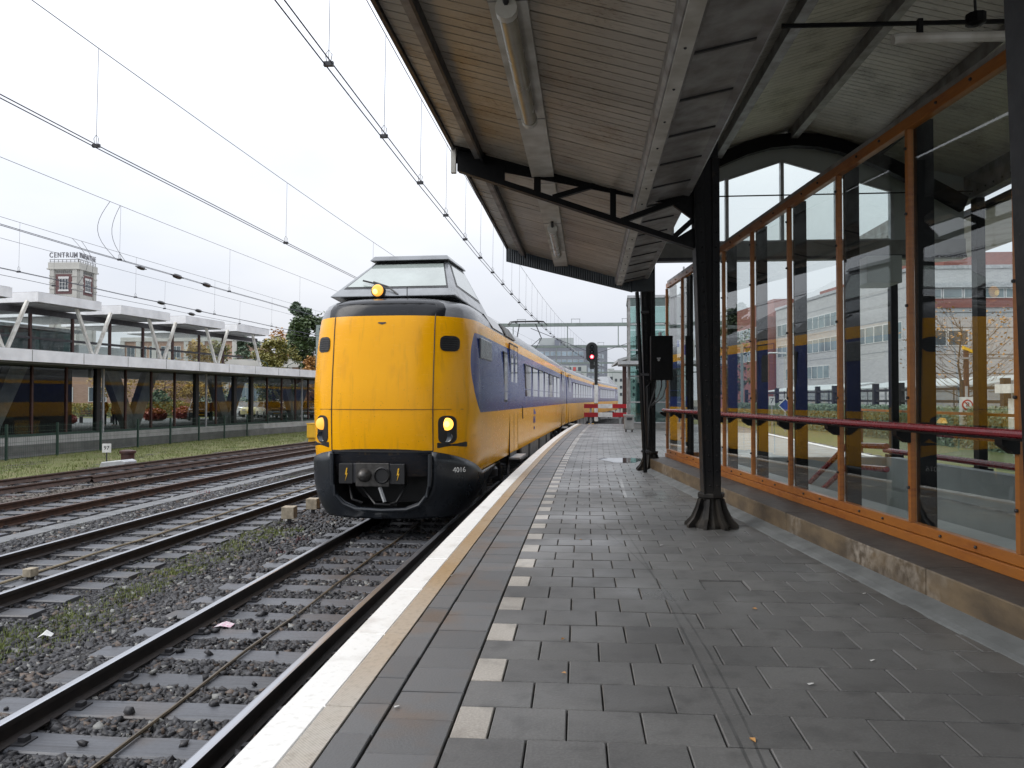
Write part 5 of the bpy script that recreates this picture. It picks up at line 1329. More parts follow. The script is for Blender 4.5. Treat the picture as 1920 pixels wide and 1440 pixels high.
MB().box(-.18, .18, -.2, .2, .1, .58).build('body', M['grey_bin'] if 'grey_bin' in M else M['concrete'], t, bevel=.02)
MB().prism([(-.2, .6), (-.2, .7), (.2, .66), (.2, .6)], 'y', -.22, .22).build('lid', M['concrete'], t, bevel=.01)
for s in (-1, 1): MB().box(s * .12 - .02, s * .12 + .02, -.1, .1, 0, .1).build('leg', M['steel_dark'], t)
MB().box(-.1, .1, -.225, -.20, .48, .56).build('slot', M['rubber'], t)
# ticket validator column
t = empty('ticket_validator', (PX(1210, 26), 26, 0), 0, 'slim white and yellow ticket validator post beyond the downpipe', 'ticket validator')
MB().box(-.13, .13, -.1, .1, 0, 1.35).build('post', M['paper_white'], t, bevel=.015); MB().box(-.13, .13, -.115, -.102, .78, 1.1).build('yellow_panel', M['yellow_plastic'], t)
MB().lathe([(.07, -.125), (.06, -.13), (.01, -.13)], (0, 0, 1.2), 12, 'y').build('reader', M['rubber'], t); MB().box(-.08, .08, -.116, -.104, .45, .5).build('blue_stripe', M['blue_sign'], t)
# glass lift tower
lf = empty('lift_tower', (2.42, 34.5, 0), -.05, 'tall glass lift tower at the far end of the platform, reflecting the train', 'lift tower')
W_, D_ = 2.6, 3.0; H_ = 5.75
zsl = [0.25, 1.15, 2.3, 3.45, 4.6, H_]
for a, c_ in zip(zsl, zsl[1:]):
    MB().box(-.004, .004, .04, D_ - .04, a + .03, c_ - .03).build('glass_pane', M['glass_lift'], lf)
    MB().box(.04, W_ - .04, -.004, .004, a + .03, c_ - .03).build('glass_pane', M['glass_lift'], lf)
    MB().box(.04, W_ - .04, D_ - .004, D_ + .004, a + .03, c_ - .03).build('glass_pane', M['glass_lift'], lf)
    q = MB().box(-.02, .02, 0, D_, a - .03, a + .025); q.box(0.03, W_, -.02, .02, a - .03, a + .025); q.build('transom', M['galv'], lf)
for (x, y) in ((0, 0), (W_, 0), (0, D_), (W_, D_)): MB().box(x - .05, x + .05, y - .05, y + .05, 0, H_).build('corner_post', M['grey_metal'], lf)
MB().box(-.08, W_ + .08, -.08, D_ + .08, H_, H_ + .12).build('roof', M['galv'], lf)
MB().box(.02, W_ - .02, .02, D_ - .02, 0, .22).build('base', M['concrete'], lf)
MB().box(.35, W_ - .3, .3, D_ - .3, .24, 2.6).build('lift_car', M['teal'], lf)
MB().box(.3, .5, .3, .5, 2.6, H_).build('guide_rail', M['steel_dark'], lf); MB().box(W_ - .5, W_ - .3, .3, .5, 2.6, H_).build('guide_rail', M['steel_dark'], lf)
MB().box(-.5, W_ + 1.5, -2.4, -.1, 2.72, 2.86).build('porch_roof', M['galv'], lf)
# shelter post and roof beside the lift
t = empty('platform_shelter', (PX(1171, 47), 47, 0), 0, 'brown post with a slanted shelter roof left of the lift tower', 'shelter')
MB().box(-.12, .12, -.1, .1, -.9, 3.5).build('post', M['dark_red'], t)
MB().hexa([(-.5, -2, 3.45), (3, -2, 4.4), (3, 6, 4.4), (-.5, 6, 3.45)], [(-.5, -2, 3.6), (3, -2, 4.55), (3, 6, 4.55), (-.5, 6, 3.6)]).build('roof', M['galv'], t)
# hanging platform sign seen between the columns
t = empty('platform_sign', (PX(1283, 19), 19, 2.3), 0, 'white and blue platform sign seen between the two black columns', 'sign')
MB().box(-.25, .25, -.03, .03, 0, .42).build('panel', M['paper_white'], t); MB().box(-.245, -.12, -.036, -.031, .25, .41).build('blue_field', M['blue_sign'], t)
MB().box(.0, .04, -.036, -.031, .06, .30).build('symbol', M['blue_sign'], t); MB().box(-.02, .02, -.02, .02, .42, 2.2).build('hanger', M['galv'], t)

# ---------------------------------------------------------------- windows for distant buildings
def facade(parent, p0, d, floors, x0, x1, ww, gap, zh, depth=.15, glassm='window_glass', framem='paper_white', sub=2, panelm=None, nrm=None):
    """window strips: p0 origin (x, y), d unit direction along the wall, nrm outward normal"""
    nrm = nrm or (d[1], -d[0])
    for (zb, zt) in floors:
        x = x0
        while x + ww <= x1 + .01:
            P_ = lambda u, o, z: (p0[0] + d[0] * u + nrm[0] * o, p0[1] + d[1] * u + nrm[1] * o, z)
            q = MB().hexa([P_(x, -.02, zb), P_(x + ww, -.02, zb), P_(x + ww, .06, zb), P_(x, .06, zb)], [P_(x, -.02, zt), P_(x + ww, -.02, zt), P_(x + ww, .06, zt), P_(x, .06, zt)])
            fr = q.build('window', M[framem], parent)
            q = MB(); n = sub; fw = ww * .05; pw = (ww - fw * (n + 1)) / n
            for k in range(n):
                a = x + fw + k * (pw + fw); b_ = a + pw
                q.hexa([P_(a, .05, zb + .08), P_(b_, .05, zb + .08), P_(b_, .075, zb + .08), P_(a, .075, zb + .08)], [P_(a, .05, zt - .08), P_(b_, .05, zt - .08), P_(b_, .075, zt - .08), P_(a, .075, zt - .08)])
            q.build('panes', M[glassm] if not callable(glassm) else M[glassm()], fr)
            x += ww + gap
M['win_pale'] = pm('win_pale', (.20, .26, .27), .12, 0, .5, .25, c2=(.07, .09, .1), spec=.8)
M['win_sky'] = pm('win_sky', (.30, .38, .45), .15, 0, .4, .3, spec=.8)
M['win_mid'] = pm('win_mid', (.07, .09, .10), .1, 0, .4, .3, spec=.8)

# office building at the end of the line
of = empty('office_block', (0, 0, 0), 0, 'large grey office block with rows of windows and coloured panels, beyond the train', 'building')
Y = 240; xa, xb = PX(985, Y), PX(1100, Y); xc = PX(1139, 262)
MB().hexa([(xa, Y, -1), (xb, Y, -1), (xc, 262, -1), (xa, 270, -1)], [(xa, Y, 18.0), (xb, Y, 18.0), (xc, 262, 18.6), (xa, 270, 18.6)]).build('wall', M['facade_grey'], of)
MB().box(xa + 4, xb - 4, Y + 5, Y + 18, 18.1, 20.6).build('plant_room', M['facade_pale'], of); MB().box(xa + 9, xa + 11, Y + 3, Y + 5, 18.1, 20.0).build('chimney', M['facade_grey'], of)
for k in range(5): M['panel%d' % k] = pm('facade_panel', [(.50, .09, .08), (.50, .36, .12), (.20, .33, .45), (.50, .52, .52), (.3, .36, .24)][k], .5, 0, .1, .2)
fl = [(14.6, 16.0), (12.1, 13.5)]
facade(of, (xa, Y), (1, 0), fl, .8, xb - xa - .5, 1.5, .25, 1, glassm='win_sky', framem='facade_pale', sub=1)
MB().box(xa, xb, Y - .12, Y - .03, 5.0, 11.6).build('pale_front', M['facade_pale'], of)
rp = random.Random(3)
facade(of, (xa, Y - .1), (1, 0), [(9.9, 11.2), (7.6, 9.0), (5.4, 6.7), (3.0, 4.4)], .8, xb - xa - .5, 1.0, .55, 1, glassm=lambda: rp.choice(['panel0', 'panel1', 'panel2', 'panel3', 'win_mid', 'win_mid', 'win_pale']), framem='facade_grey', sub=1)
dv = Vector((xc - xb, 22)).normalized()
facade(of, (xb, Y), (dv.x, dv.y), [(z, z + 1.4) for z in (14.6, 12.1, 9.6, 7.1, 4.6)], 1, 21, 2.6, 1.2, 1, glassm='win_sky', framem='facade_pale', sub=2)
for k, (px0, px1, y, top, m) in enumerate(((1141, 1152, 300, 13, 'facade_pale'), (1150, 1172, 330, 13.5, 'facade_pale'), (1166, 1200, 350, 11, 'facade_pale'))):
    x0_, x1_ = PX(px0, y), PX(px1, y); t = empty('distant_building', (x0_, y, 0), 0, ['narrow pale block right of the office block', 'far brownish block in the gap left of the lift tower', 'low pale block farthest away beside the lift tower'][k], 'building')
    MB().box(0, x1_ - x0_, 0, 14, -1, top).build('wall', M[m], t)
    facade(t, (0, 0), (1, 0), [(z, z + 1.5) for z in (2.5, 5.5, 8.5)], .5, x1_ - x0_ - .3, 1.2, .9, 1, glassm='win_mid', sub=1)

# ---------------------------------------------------------------- trees
def tree(x, y, z, h, cw, leafm, label, n=2600, lf_=.22, shape='round', trunk=.22, base=.25, bare=False, group=None, seed=0, name='tree'):
    r = random.Random(seed or int(x * 13 + y * 7)); t = empty(name, (x, y, z), 0, label, 'tree', group)
    q = MB(); top = h * (.9 if shape != 'round' else .75)
    q.tube([(0, 0, 0), (.05 * h * .2, 0, h * .25), (-.02 * h, .02 * h, h * .5), (0, 0, top)], trunk, 8, trunk * .15)
    tips = []
    nl = 34 if bare else 16
    for k in range(nl):
        f = base + (1 - base) * .8 * (k + .5) / nl; a = k * 2.4 + r.uniform(-.4, .4)
        L_ = cw * (1 - .55 * f if shape != 'column' else .8) * r.uniform(.6, 1.0)
        rise = L_ * (r.uniform(.4, .9) if shape != 'column' else 1.8)
        s0 = Vector((0, 0, h * f * .85)); e = s0 + Vector((math.cos(a) * L_, math.sin(a) * L_, rise)); m_ = s0.lerp(e, .5) + Vector((0, 0, -.08 * L_))
        q.tube([s0, m_, e], trunk * .28 * (1 - f * .6), 5, trunk * .05); tips.append(e)
        if bare:
            for j in range(5):
                b0 = s0.lerp(e, r.uniform(.3, .95)); e2 = b0 + Vector((math.cos(a + r.uniform(-1.2, 1.2)), math.sin(a + r.uniform(-1.2, 1.2)), r.uniform(.3, 1.2))) * L_ * .45
                q.tube([b0, e2], trunk * .07, 4, trunk * .02); tips.append(e2)
                for i_ in range(2):
                    b1 = b0.lerp(e2, r.uniform(.3, .9)); q.tube([b1, b1 + Vector((r.uniform(-1, 1), r.uniform(-1, 1), r.uniform(.2, 1))) * L_ * .2], trunk * .035, 3, trunk * .01)
    q.build('trunk', M['bark'], t, smooth=True)
    cl = []
    for k in range(46):
        f = r.random()
        if shape == 'column': zz = h * (base + (1 - base) * f); rad = cw * math.sin(math.pi * min(1, max(.08, (1 - f) * .9 + .06))) ** .6 * .75
        else: zz = h * (base + (1 - base) * f); rad = cw * math.sqrt(max(.03, 1 - ((f - .42) / .6) ** 2)) * .85
        a = r.uniform(0, 6.28); d = rad * math.sqrt(r.random())
        cl.append((Vector((math.cos(a) * d, math.sin(a) * d, zz)), cw * r.uniform(.16, .34)))
    if bare: cl = [(p, cw * .14) for p in tips]
    c = MB()
    for k in range(n):
        p, s = r.choice(cl); g_ = Vector((r.gauss(0, 1), r.gauss(0, 1), r.gauss(0, .75))).normalized() * s * r.random() ** .4
        p = p + g_; u = Vector((r.uniform(-1, 1), r.uniform(-1, 1), r.uniform(-.6, .6))).normalized(); w_ = u.cross(Vector((r.uniform(-1, 1), r.uniform(-1, 1), 1))).normalized()
        l = lf_ * r.uniform(.6, 1.3)
        c.add([p - u * l * .5, p + w_ * l * .35, p + u * l * .5, p - w_ * l * .35], [(0, 1, 2, 3)])
    c.build('crown', M[leafm], t, fix=False)
    return t

# ---------------------------------------------------------------- station building on the left
sb = empty('station_building', (-28, 0, 0), -math.atan(.155), 'white roofed glass station building with slanted struts and stepped roof slabs, left', 'building')
U = lambda Y: Y / .9882
u0, u1 = 20, 72
MB().box(-12, 1.62, u0, u1, 2.80, 3.28).build('lower_roof', M['white_clean'], sb)
for k in range(18): MB().box(1.618, 1.627, 22 + k * 2.7, 22.025 + k * 2.7, 2.81, 3.27).build('fascia_joint', M['concrete'], sb)
MB().box(-12, 1.5, u0, u1, 2.72, 2.797).build('soffit', M['concrete_dark'], sb)
MB().box(-.25, .45, u0, u1, -1.1, -.30).build('wall_base', M['concrete_light'], sb)
MB().box(.45, .60, u0, u1, -1.1, -.62).build('wall_foot', M['concrete_dark'], sb)
MB().box(-.06, .06, u0, u1, -.298, -.20).build('bottom_rail', M['green_fence'], sb)
mus = [U(31.32 + 1.84 * k) for k in range(-6, 20)]
for k, u in enumerate(mus):
    wide = (k - 6) % 6 == 2 or (k - 6) == 6 or (k - 6) == 9
    MB().box(-.12 if wide else -.05, .10 if wide else .06, u - (.13 if wide else .045), u + (.13 if wide else .045), -.2, 2.72).build('mullion', M['rubber' if wide else 'dark_red'], sb)
    if k + 1 < len(mus): MB().box(-.005, .005, u + .06, mus[k + 1] - .06, -.19, 2.71).build('glass_pane', M['glass_dark'], sb)
for yp in (34.9, 42.7, 53.6):   # slim steel pipes in front of the glass
    u = U(yp); MB().box(.35, .43, u, u + .08, -.9, 2.72).build('rain_pipe', M['galv'], sb)
for yv in (22.5, 30.2, 38.6, 47.0, 55.4, 63):   # big V legs behind the glass
    u = U(yv)
    for s in (-1, 1): MB().hexa([(-1.4, u - .35, -.4), (-1.0, u - .35, -.4), (-1.0, u + .35, -.4), (-1.4, u + .35, -.4)], [(-1.4, u + s * 1.5 - .45, 2.72), (-1.0, u + s * 1.5 - .45, 2.72), (-1.0, u + s * 1.5 + .45, 2.72), (-1.4, u + s * 1.5 + .45, 2.72)]).build('v_leg', M['concrete'], sb)
MB().box(-9, -1.7, U(18), U(35.3), -.35, 2.70).build('dark_interior', M['rubber'], sb)  # solid black box stands in for the unlit inside behind the glass
# stepped slabs and slanted struts
for k in range(-1, 4):
    ua, ub = U(31.0 + 4.8 * k), U(34.55 + 4.8 * k)
    MB().box(-7.5, .6, ua, ub, 5.41, 5.82).build('roof_slab', M['white_clean'], sb)
    MB().box(-7.3, .45, ua + .15, ub - .15, 5.37, 5.407).build('slab_soffit', M['concrete'], sb)
    MB().box(-7.45, .55, ua + .05, ub - .05, 5.823, 5.84).build('slab_capping', M['grey_metal'], sb)
for k in range(-1, 5):
    uv = U(29.67 + 4.7 * k)
    for s in (-1, 1):
        if k == 4 and s == 1: continue
        MB().bar((.35, uv + s * .07, 3.28), (.35, uv + s * 1.06, 5.41), .125, .125, (1, 0, 0)).build('strut', M['white_metal'], sb)
MB().box(-1.1, -.9, u0, U(50), 5.06, 5.32).build('roof_beam', M['steel_dark'], sb)
MB().box(-1.05, -.95, u0, U(48.5), 3.95, 4.06).build('transom_beam', M['steel_dark'], sb)
for k in range(10):
    yk = 25.1 + 2.36 * k; u = U(yk)
    MB().box(-1.06, -.94, u - .05, u + .05, 3.28, 5.06).build('roof_post', M['dark_red'], sb)
    if k < 9: MB().box(-1.0, -.99, u + .06, U(yk + 2.36) - .06, 3.30, 5.05).build('upper_pane', M['glass'], sb)
MB().box(-6, -1.7, U(24), U(35.3), 3.28, 4.45).build('lift_housing', M['teal'], sb)
MB().box(-6.3, -1.5, U(23.5), U(35.7), 4.47, 4.62).build('housing_roof', M['galv'], sb)
for k in range(6): MB().box(-1.698, -1.68, U(25.4 + 1.6 * k), U(25.4 + 1.6 * k) + 1.35, 3.4, 4.35).build('housing_window', M['win_mid'], sb)
MB().box(-3.4, -1.9, U(35.9), U(39.0), 3.28, 3.95).build('plant_box', M['white_clean'], sb)
MB().box(.85, 1.5, u0, u1, 3.283, 3.30).build('roof_edge', M['grey_metal'], sb)
# wire fence
fe = empty('wire_fence', (0, 0, 0), 0, 'dark green wire fence in front of the glass station building', 'fence')
M_f = M['green_fence']; fy = [24.8 + 2.7 * k for k in range(14)]; FX = -21.9
for k, y in enumerate(fy):
    MB().box(FX + cv(y) - .035, FX + cv(y) + .035, y - .035, y + .035, -1.05, .33).build('post', M_f, fe)
    if k + 1 < len(fy):
        y2 = fy[k + 1]; q = MB()
        for z in np.arange(-.98, .32, .2): q.bar((FX + cv(y), y, z), (FX + cv(y2), y2, z), .010)
        for j in range(1, 28): yy = y + (y2 - y) * j / 28; q.bar((FX + cv(yy), yy, -1.0), (FX + cv(yy), yy, .3), .006)
        q.build('mesh_panel', M_f, fe, fix=False)
# small trackside things
t = empty('number_marker', (-16.9, 26.8, -1.03), .2, 'small white marker board reading 97 on the grass strip', 'sign')
MB().box(-.15, .15, -.02, .02, .38, .70).build('board', M['paper_white'], t); MB().box(-.02, .02, -.015, .015, 0, .38).build('post', M['steel_dark'], t)
text('number', '97', .2, M['rubber'], t, (0, -.024, .54))
t = empty('switch_machine', (-15.2, 24.8, -1.03), -.1, 'low galvanised point machine with a rusty capped drum behind it', 'point machine')
MB().prism([(-.55, 0), (-.45, .22), (.3, .30), (.45, .25), (.45, 0)], 'y', -.3, .3).build('cover', M['galv'], t, bevel=.03)
MB().lathe([(.22, .1), (.22, .42), (.27, .44), (.27, .52), (.1, .56)], (-.35, .9, 0), 14).build('drum', M['dark_red'], t, smooth=True)
MB().bar((.4, 0, .1), (1.8, .1, .06), .05).build('drive_rod', M['steel_dark'], t)
t = empty('yellow_cabinet', (-12.9, 38.5, -1.03), 0, 'yellow trackside cabinet just left of the train', 'cabinet')
MB().box(-.6, .6, -.3, .3, .35, 1.05).build('body', M['yellow_plastic'], t, bevel=.02); MB().box(-.55, .55, -.2, .2, 0, .345).build('foot', M['yellow_plastic'], t); MB().box(-.62, .62, -.32, .32, 1.053, 1.09).build('lid', M['yellow_plastic'], t)

# ---------------------------------------------------------------- street, cars, people, plants behind the glass building
sheet('street', M['street'], [(-31, -20), (-24.6, 20), (-16, 74), (-16, 260), (-400, 260), (-400, -20)], -.40)
sheet('lawn', M['grass_ground'], [(-60, 62), (-32, 66), (-35, 72), (-62, 70)], -.39)
def carbuild(px, y, col, label, rz, L_=4.3, van=False):
    t = empty('parked_car', (PX(px, y), y, -.4), rz, label, 'car', 'cars parked behind the glass building')
    h = 1.75 if van else 1.45; w_ = .88
    prof = [(-2.15, .3), (-2.15, .72), (-2.0, .88), (-1.15, .98), (-.55, h - .08), (.1, h), (1.1, h - .03), (1.75, .98 if not van else h - .2), (2.12, .92), (2.15, .35)]
    low = [(-2.15, .28), (-2.17, .62), (-2.05, .84), (-1.1, .95), (1.8, .95), (2.14, .9), (2.17, .5), (2.12, .28)]
    MB().prism(low, 'x', -w_, w_).build('body', col, t, bevel=.06)
    top = [(-1.15, .94), (-.5, h - .06), (.0, h), (1.15, h - .02), (1.85, .94)]
    vs = [(s * .82 if z < 1 else s * .66, y_, z) for s in (-1, 1) for (y_, z) in top]; n = len(top)
    MB().add(vs, [tuple(range(n - 1, -1, -1)), tuple(range(n, 2 * n))] + [(i, i + 1, n + i + 1, n + i) for i in range(n - 1)] + [(n - 1, 0, n, 2 * n - 1)]).build('cabin', M['window_glass'], t, bevel=.03)
    MB().box(-.6, .6, -.45, 1.1, h - .015, h + .012).build('roof', col, t, bevel=.01)
    for sx in (-1, 1):
        for sy in (-1.35, 1.35):
            wl = MB().lathe([(.30, sx * .72), (.32, sx * .76), (.31, sx * .9), (.2, sx * .91)], (0, sy, .31), 14, 'x').build('wheel', M['tyre'], t, smooth=True)
        MB().box(sx * .6 - .16, sx * .6 + .16, -2.19, -2.12, .62, .76).build('headlight', M['paper_white'], t); MB().box(sx * .62 - .12, sx * .62 + .12, 2.12, 2.19, .68, .85).build('tail_light', M['barrier_red'], t)
    MB().box(-.26, .26, -2.2, -2.15, .42, .52).build('number_plate', M['yellow_plastic'], t)
cs = pm('car_silver', (.62, .64, .66), .25, .5, .1, 2); cw_ = pm('car_white', (.65, .65, .62), .3, 0, .1, 2); cd = pm('car_dark', (.03, .035, .045), .25, .2, .1, 2); cy_ = pm('car_cream', (.72, .66, .36), .3, 0, .1, 2)
for (px, y, m, lb, rz) in ((375, 60, cd, 'dark estate car parked leftmost behind the glass building', .5), (445, 72, cs, 'grey hatchback parked beside the big V shaped leg', 1.2), (481, 70, cy_, 'cream coloured car parked facing the tracks', .15),
                           (508, 66, cs, 'silver saloon parked nearest the lens, middle of the row', .6), (532, 78, cd, 'dark car half hidden behind the silver saloon', .3), (556, 68, cs, 'light silver car parked near the right end of the row', .8), (540, 92, cw_, 'white car parked in the back row', .2), (578, 84, cd, 'dark car parked at the right end beside the train nose', .4)):
    carbuild(px, y, m, lb, rz)
def shrub(px, y, r_, h, leafm, label, n=900, grp=None):
    t = empty('shrub', (PX(px, y), y, -.4), 0, label, 'shrub', grp); q = MB(); c = MB(); rn = random.Random(px)
    for k in range(9): a = k * .7; q.tube([(0, 0, 0), (math.cos(a) * r_ * .5, math.sin(a) * r_ * .5, h * .7)], .02, 4, .008)
    q.build('stems', M['bark'], t)
    for k in range(n):
        g_ = Vector((rn.gauss(0, 1), rn.gauss(0, 1), rn.gauss(0, 1))).normalized() * rn.random() ** .35; p = Vector((g_.x * r_, g_.y * r_, h * .5 + g_.z * h * .5))
        u = Vector((rn.uniform(-1, 1), rn.uniform(-1, 1), rn.uniform(-1, 1))).normalized(); w_ = u.orthogonal().normalized(); l = .14
        c.add([p - u * l, p + w_ * l * .7, p + u * l, p - w_ * l * .7], [(0, 1, 2, 3)])
    c.build('foliage', M[leafm], t, fix=False)
for (px, y, r_, h, m, lb) in ((290, 57, .9, .95, 'leaf_red', 'red leaved shrub left of the dark estate car'), (347, 62, .95, 1.05, 'leaf_red', 'red leaved shrub between two mullions, right of the first'), (130, 50, .45, .6, 'leaf_red', 'small red shrub at the left behind the glass'),
                              (286, 66, 1.7, 2.6, 'leaf_green', 'rounded green bush behind the left red shrub'), (420, 80, 2.6, 2.6, 'leaf_dark', 'dark green bush behind the red-brown cabinet'), (325, 76, 1.5, 1.6, 'leaf_olive', 'olive bush at the end of the hedge')):
    shrub(px, y, r_, h, m, lb)
t = empty('hedge', (PX(240, 72), 72, -.4), 0, 'long clipped olive green hedge behind the benches', 'hedge'); c = MB(); rn = random.Random(5)
MB().box(-9.2, 9.2, -.3, .3, 0, .9).build('core', M['leaf_dark'], t)
for k in range(7000):
    p = Vector((rn.uniform(-9.5, 9.5), rn.uniform(-.5, .5), rn.uniform(0, 1.25))); u = Vector((rn.uniform(-1, 1), rn.uniform(-1, 1), rn.uniform(-1, 1))).normalized(); w_ = u.orthogonal().normalized()
    c.add([p - u * .1, p + w_ * .07, p + u * .1, p - w_ * .07], [(0, 1, 2, 3)])
c.build('foliage', M['leaf_olive'], t, fix=False)
for (px, lb) in ((170, 'park bench left of the two standing people'), (228, 'park bench right of the two standing people')):
    y = 52; t = empty('bench', (PX(px, y), y, -.4), .1, lb, 'bench')
    for k in range(3): MB().box(-.8, .8, -.2 + k * .14, -.09 + k * .14, .43, .47).build('seat_slat', M['bark'], t)
    for k in range(2): MB().box(-.8, .8, .25, .28, .6 + k * .16, .72 + k * .16).build('back_slat', M['bark'], t)
    for s in (-.65, .65): MB().box(s - .03, s + .03, -.18, .2, 0, .43).build('leg', M['steel_dark'], t)
t = empty('post_cabinet', (PX(404, 58), 58, -.4), .3, 'red-brown rounded cabinet on legs standing on the pavement', 'cabinet')
MB().hexa([(-.75, -.3, .75), (.75, -.3, .75), (.75, .3, .75), (-.75, .3, .75)], [(-.7, -.25, 1.35), (.55, -.25, 1.5), (.55, .25, 1.5), (-.7, .25, 1.35)]).build('box', pm('cabinet_brown', (.14, .04, .03), .5), t, bevel=.06)
MB().box(-.5, .85, -.4, .4, 1.5, 1.6).build('lid', M['paper_white'], t, bevel=.03)
for s in (-.3, .3): MB().box(s - .1, s + .1, -.1, .1, 0, .75).build('leg', M['green_fence'], t)

def person(px, y, z, rz, label, coat, h=1.75, seed=1):
    t = empty('person', (PX(px, y), y, z), rz, label, 'person'); k = h / 1.75
    J = {'pel': (0, 0, .95), 'sp': (0, 0, 1.15), 'ch': (0, .01, 1.35), 'nk': (0, 0, 1.50), 'hd': (0, -.02, 1.60), 'ht': (0, -.01, 1.70),
         'ls': (.19, 0, 1.42), 'le': (.25, .02, 1.14), 'lw': (.22, -.08, .9), 'lh': (.21, -.11, .82), 'rs': (-.19, 0, 1.42), 're': (-.25, .02, 1.14), 'rw': (-.22, -.08, .9), 'rh': (-.21, -.11, .82),
         'lk': (.11, -.01, .50), 'la': (.12, .03, .08), 'lf': (.13, -.14, .04), 'rk': (-.11, -.03, .50), 'ra': (-.12, .02, .08), 'rf': (-.13, -.15, .04), 'lp': (.1, 0, .9), 'rp': (-.1, 0, .9)}
    E = [('pel', 'sp'), ('sp', 'ch'), ('ch', 'nk'), ('nk', 'hd'), ('hd', 'ht'), ('ch', 'ls'), ('ls', 'le'), ('le', 'lw'), ('lw', 'lh'), ('ch', 'rs'), ('rs', 're'), ('re', 'rw'), ('rw', 'rh'), ('pel', 'lp'), ('lp', 'lk'), ('lk', 'la'), ('la', 'lf'), ('pel', 'rp'), ('rp', 'rk'), ('rk', 'ra'), ('ra', 'rf')]
    Rr = {'pel': .15, 'sp': .14, 'ch': .16, 'nk': .055, 'hd': .085, 'ht': .075, 'ls': .07, 'rs': .07, 'le': .048, 're': .048, 'lw': .034, 'rw': .034, 'lh': .035, 'rh': .035, 'lk': .065, 'rk': .065, 'la': .045, 'ra': .045, 'lf': .04, 'rf': .04, 'lp': .1, 'rp': .1}
    def skin(name, names, m, grow, parent):
        idx = {n_: i for i, n_ in enumerate(names)}; me = bpy.data.meshes.new(name); me.from_pydata([tuple(v * k for v in J[n_]) for n_ in names], [(idx[a], idx[b_]) for a, b_ in E if a in idx and b_ in idx], [])
        me.materials.append(m); o = bpy.data.objects.new(name, me); COL.objects.link(o); o.parent = parent
        o.modifiers.new('skin', 'SKIN'); sv = me.skin_vertices[0].data
        for n_ in names: rr_ = Rr[n_] * k + grow; sv[idx[n_]].radius = (rr_, rr_ * (.75 if n_ in ('pel', 'sp', 'ch') else 1))
        sv[0].use_root = True; s_ = o.modifiers.new('sub', 'SUBSURF'); s_.levels = s_.render_levels = 2; return o
    bd_ = skin('body', list(J), M['skin'], 0, t)
    skin('coat', ['pel', 'sp', 'ch', 'ls', 'le', 'lw', 'rs', 're', 'rw'], coat, .028, bd_)
    skin('trousers', ['pel', 'lp', 'lk', 'la', 'rp', 'rk', 'ra'], M['trousers'], .018, bd_)
    MB().lathe([(.04, 1.76), (.09, 1.73), (.108, 1.67), (.10, 1.60), (.06, 1.56)], (0, .025, -.0), 12).build('hair', M['hair'], bd_, smooth=True).scale = (k, k, k)
    q = MB(); q.lathe([(.008, -.10), (.012, -.09)], (.032, -.01, 1.645), 6, 'y'); q.lathe([(.008, -.10), (.012, -.09)], (-.032, -.01, 1.645), 6, 'y'); q.box(-.02, .02, -.105, -.1, 1.575, 1.583); q.build('face', M['hair'], bd_)
    MB().hexa([(-.012, -.12, 1.60), (.012, -.12, 1.60), (.01, -.09, 1.6), (-.01, -.09, 1.6)], [(-.005, -.105, 1.64), (.005, -.105, 1.64), (.005, -.09, 1.64), (-.005, -.09, 1.64)]).build('nose', M['skin'], bd_)
person(194, 46, -.4, .4, 'person in a dark coat standing by the bench behind the glass, left of the two', M['coat'])
person(216, 46.5, -.4, -.3, 'person in a brown coat standing behind the glass, right of the two', M['coat_brown'], 1.68)
# street lamps with curved arms
for (px, y, s, lb) in ((505, 84, -1, 'street lamp with its arm curving left above the white roof'), (535, 90, 1, 'street lamp with its arm curving right beside the dark trees'), (373, 80, -1, 'street lamp behind the roof struts in front of the yellow tree')):
    t = empty('street_lamp', (PX(px, y), y, -.4), 0, lb, 'street lamp', 'street lamps behind the station')
    MB().tube([(0, 0, 0), (0, 0, 4.8), (s * .3, 0, 5.7), (s * 1.2, 0, 6.1), (s * 2.2, 0, 6.1)], .06, 6, .04).build('pole', M['green_fence'], t, smooth=True)
    MB().box(s * 2.2 - .3, s * 2.2 + .3, -.12, .12, 6.02, 6.14).build('lamp_head', M['galv'], t)

gy = 'trees beyond the glass station building'
tree(PX(562, 118), 118, -.4, 17.0, 2.7, 'leaf_dark', 'tall dark poplar rising beyond the white roof, left of the train', 9000, .6, 'column', .35, .08, seed=3)
tree(PX(588, 98), 98, -.4, 12.2, 4.4, 'leaf_green', 'broad green tree half hidden by the nose of the train', 9000, .5, 'round', .35, .15, seed=4)
tree(PX(515, 92), 92, -.4, 8.6, 3.6, 'leaf_olive', 'yellowing olive tree standing in front of the poplar', 8000, .36, 'round', .25, .2, seed=5)
tree(PX(455, 130), 130, -.4, 11.8, 5.0, 'leaf_dark', 'dark rounded tree between the roof struts', 7000, .55, 'round', .3, .15, seed=6)
tree(PX(378, 84), 84, -.4, 7.8, 2.8, 'leaf_yellow', 'yellow autumn tree seen through the third pair of struts', 5000, .32, 'round', .18, .25, seed=7)
tree(PX(402, 96), 96, -.4, 8.5, 3.0, 'leaf_olive', 'olive yellow tree behind the yellow autumn tree', 5000, .36, 'round', .18, .2, seed=17)
tree(PX(215, 64), 64, -.4, 4.8, 2.2, 'leaf_yellow', 'small yellow tree behind the left part of the glass facade', 2000, .22, 'round', .1, .4, seed=8)
tree(PX(310, 70), 70, -.4, 5.2, 2.6, 'leaf_yellow', 'small yellow tree behind the middle of the glass facade', 2000, .22, 'round', .1, .35, seed=9)
tree(PX(388, 74), 74, -.4, 5.0, 2.3, 'leaf_yellow', 'small yellow tree right of the red-brown cabinet', 1800, .22, 'round', .1, .35, seed=10)
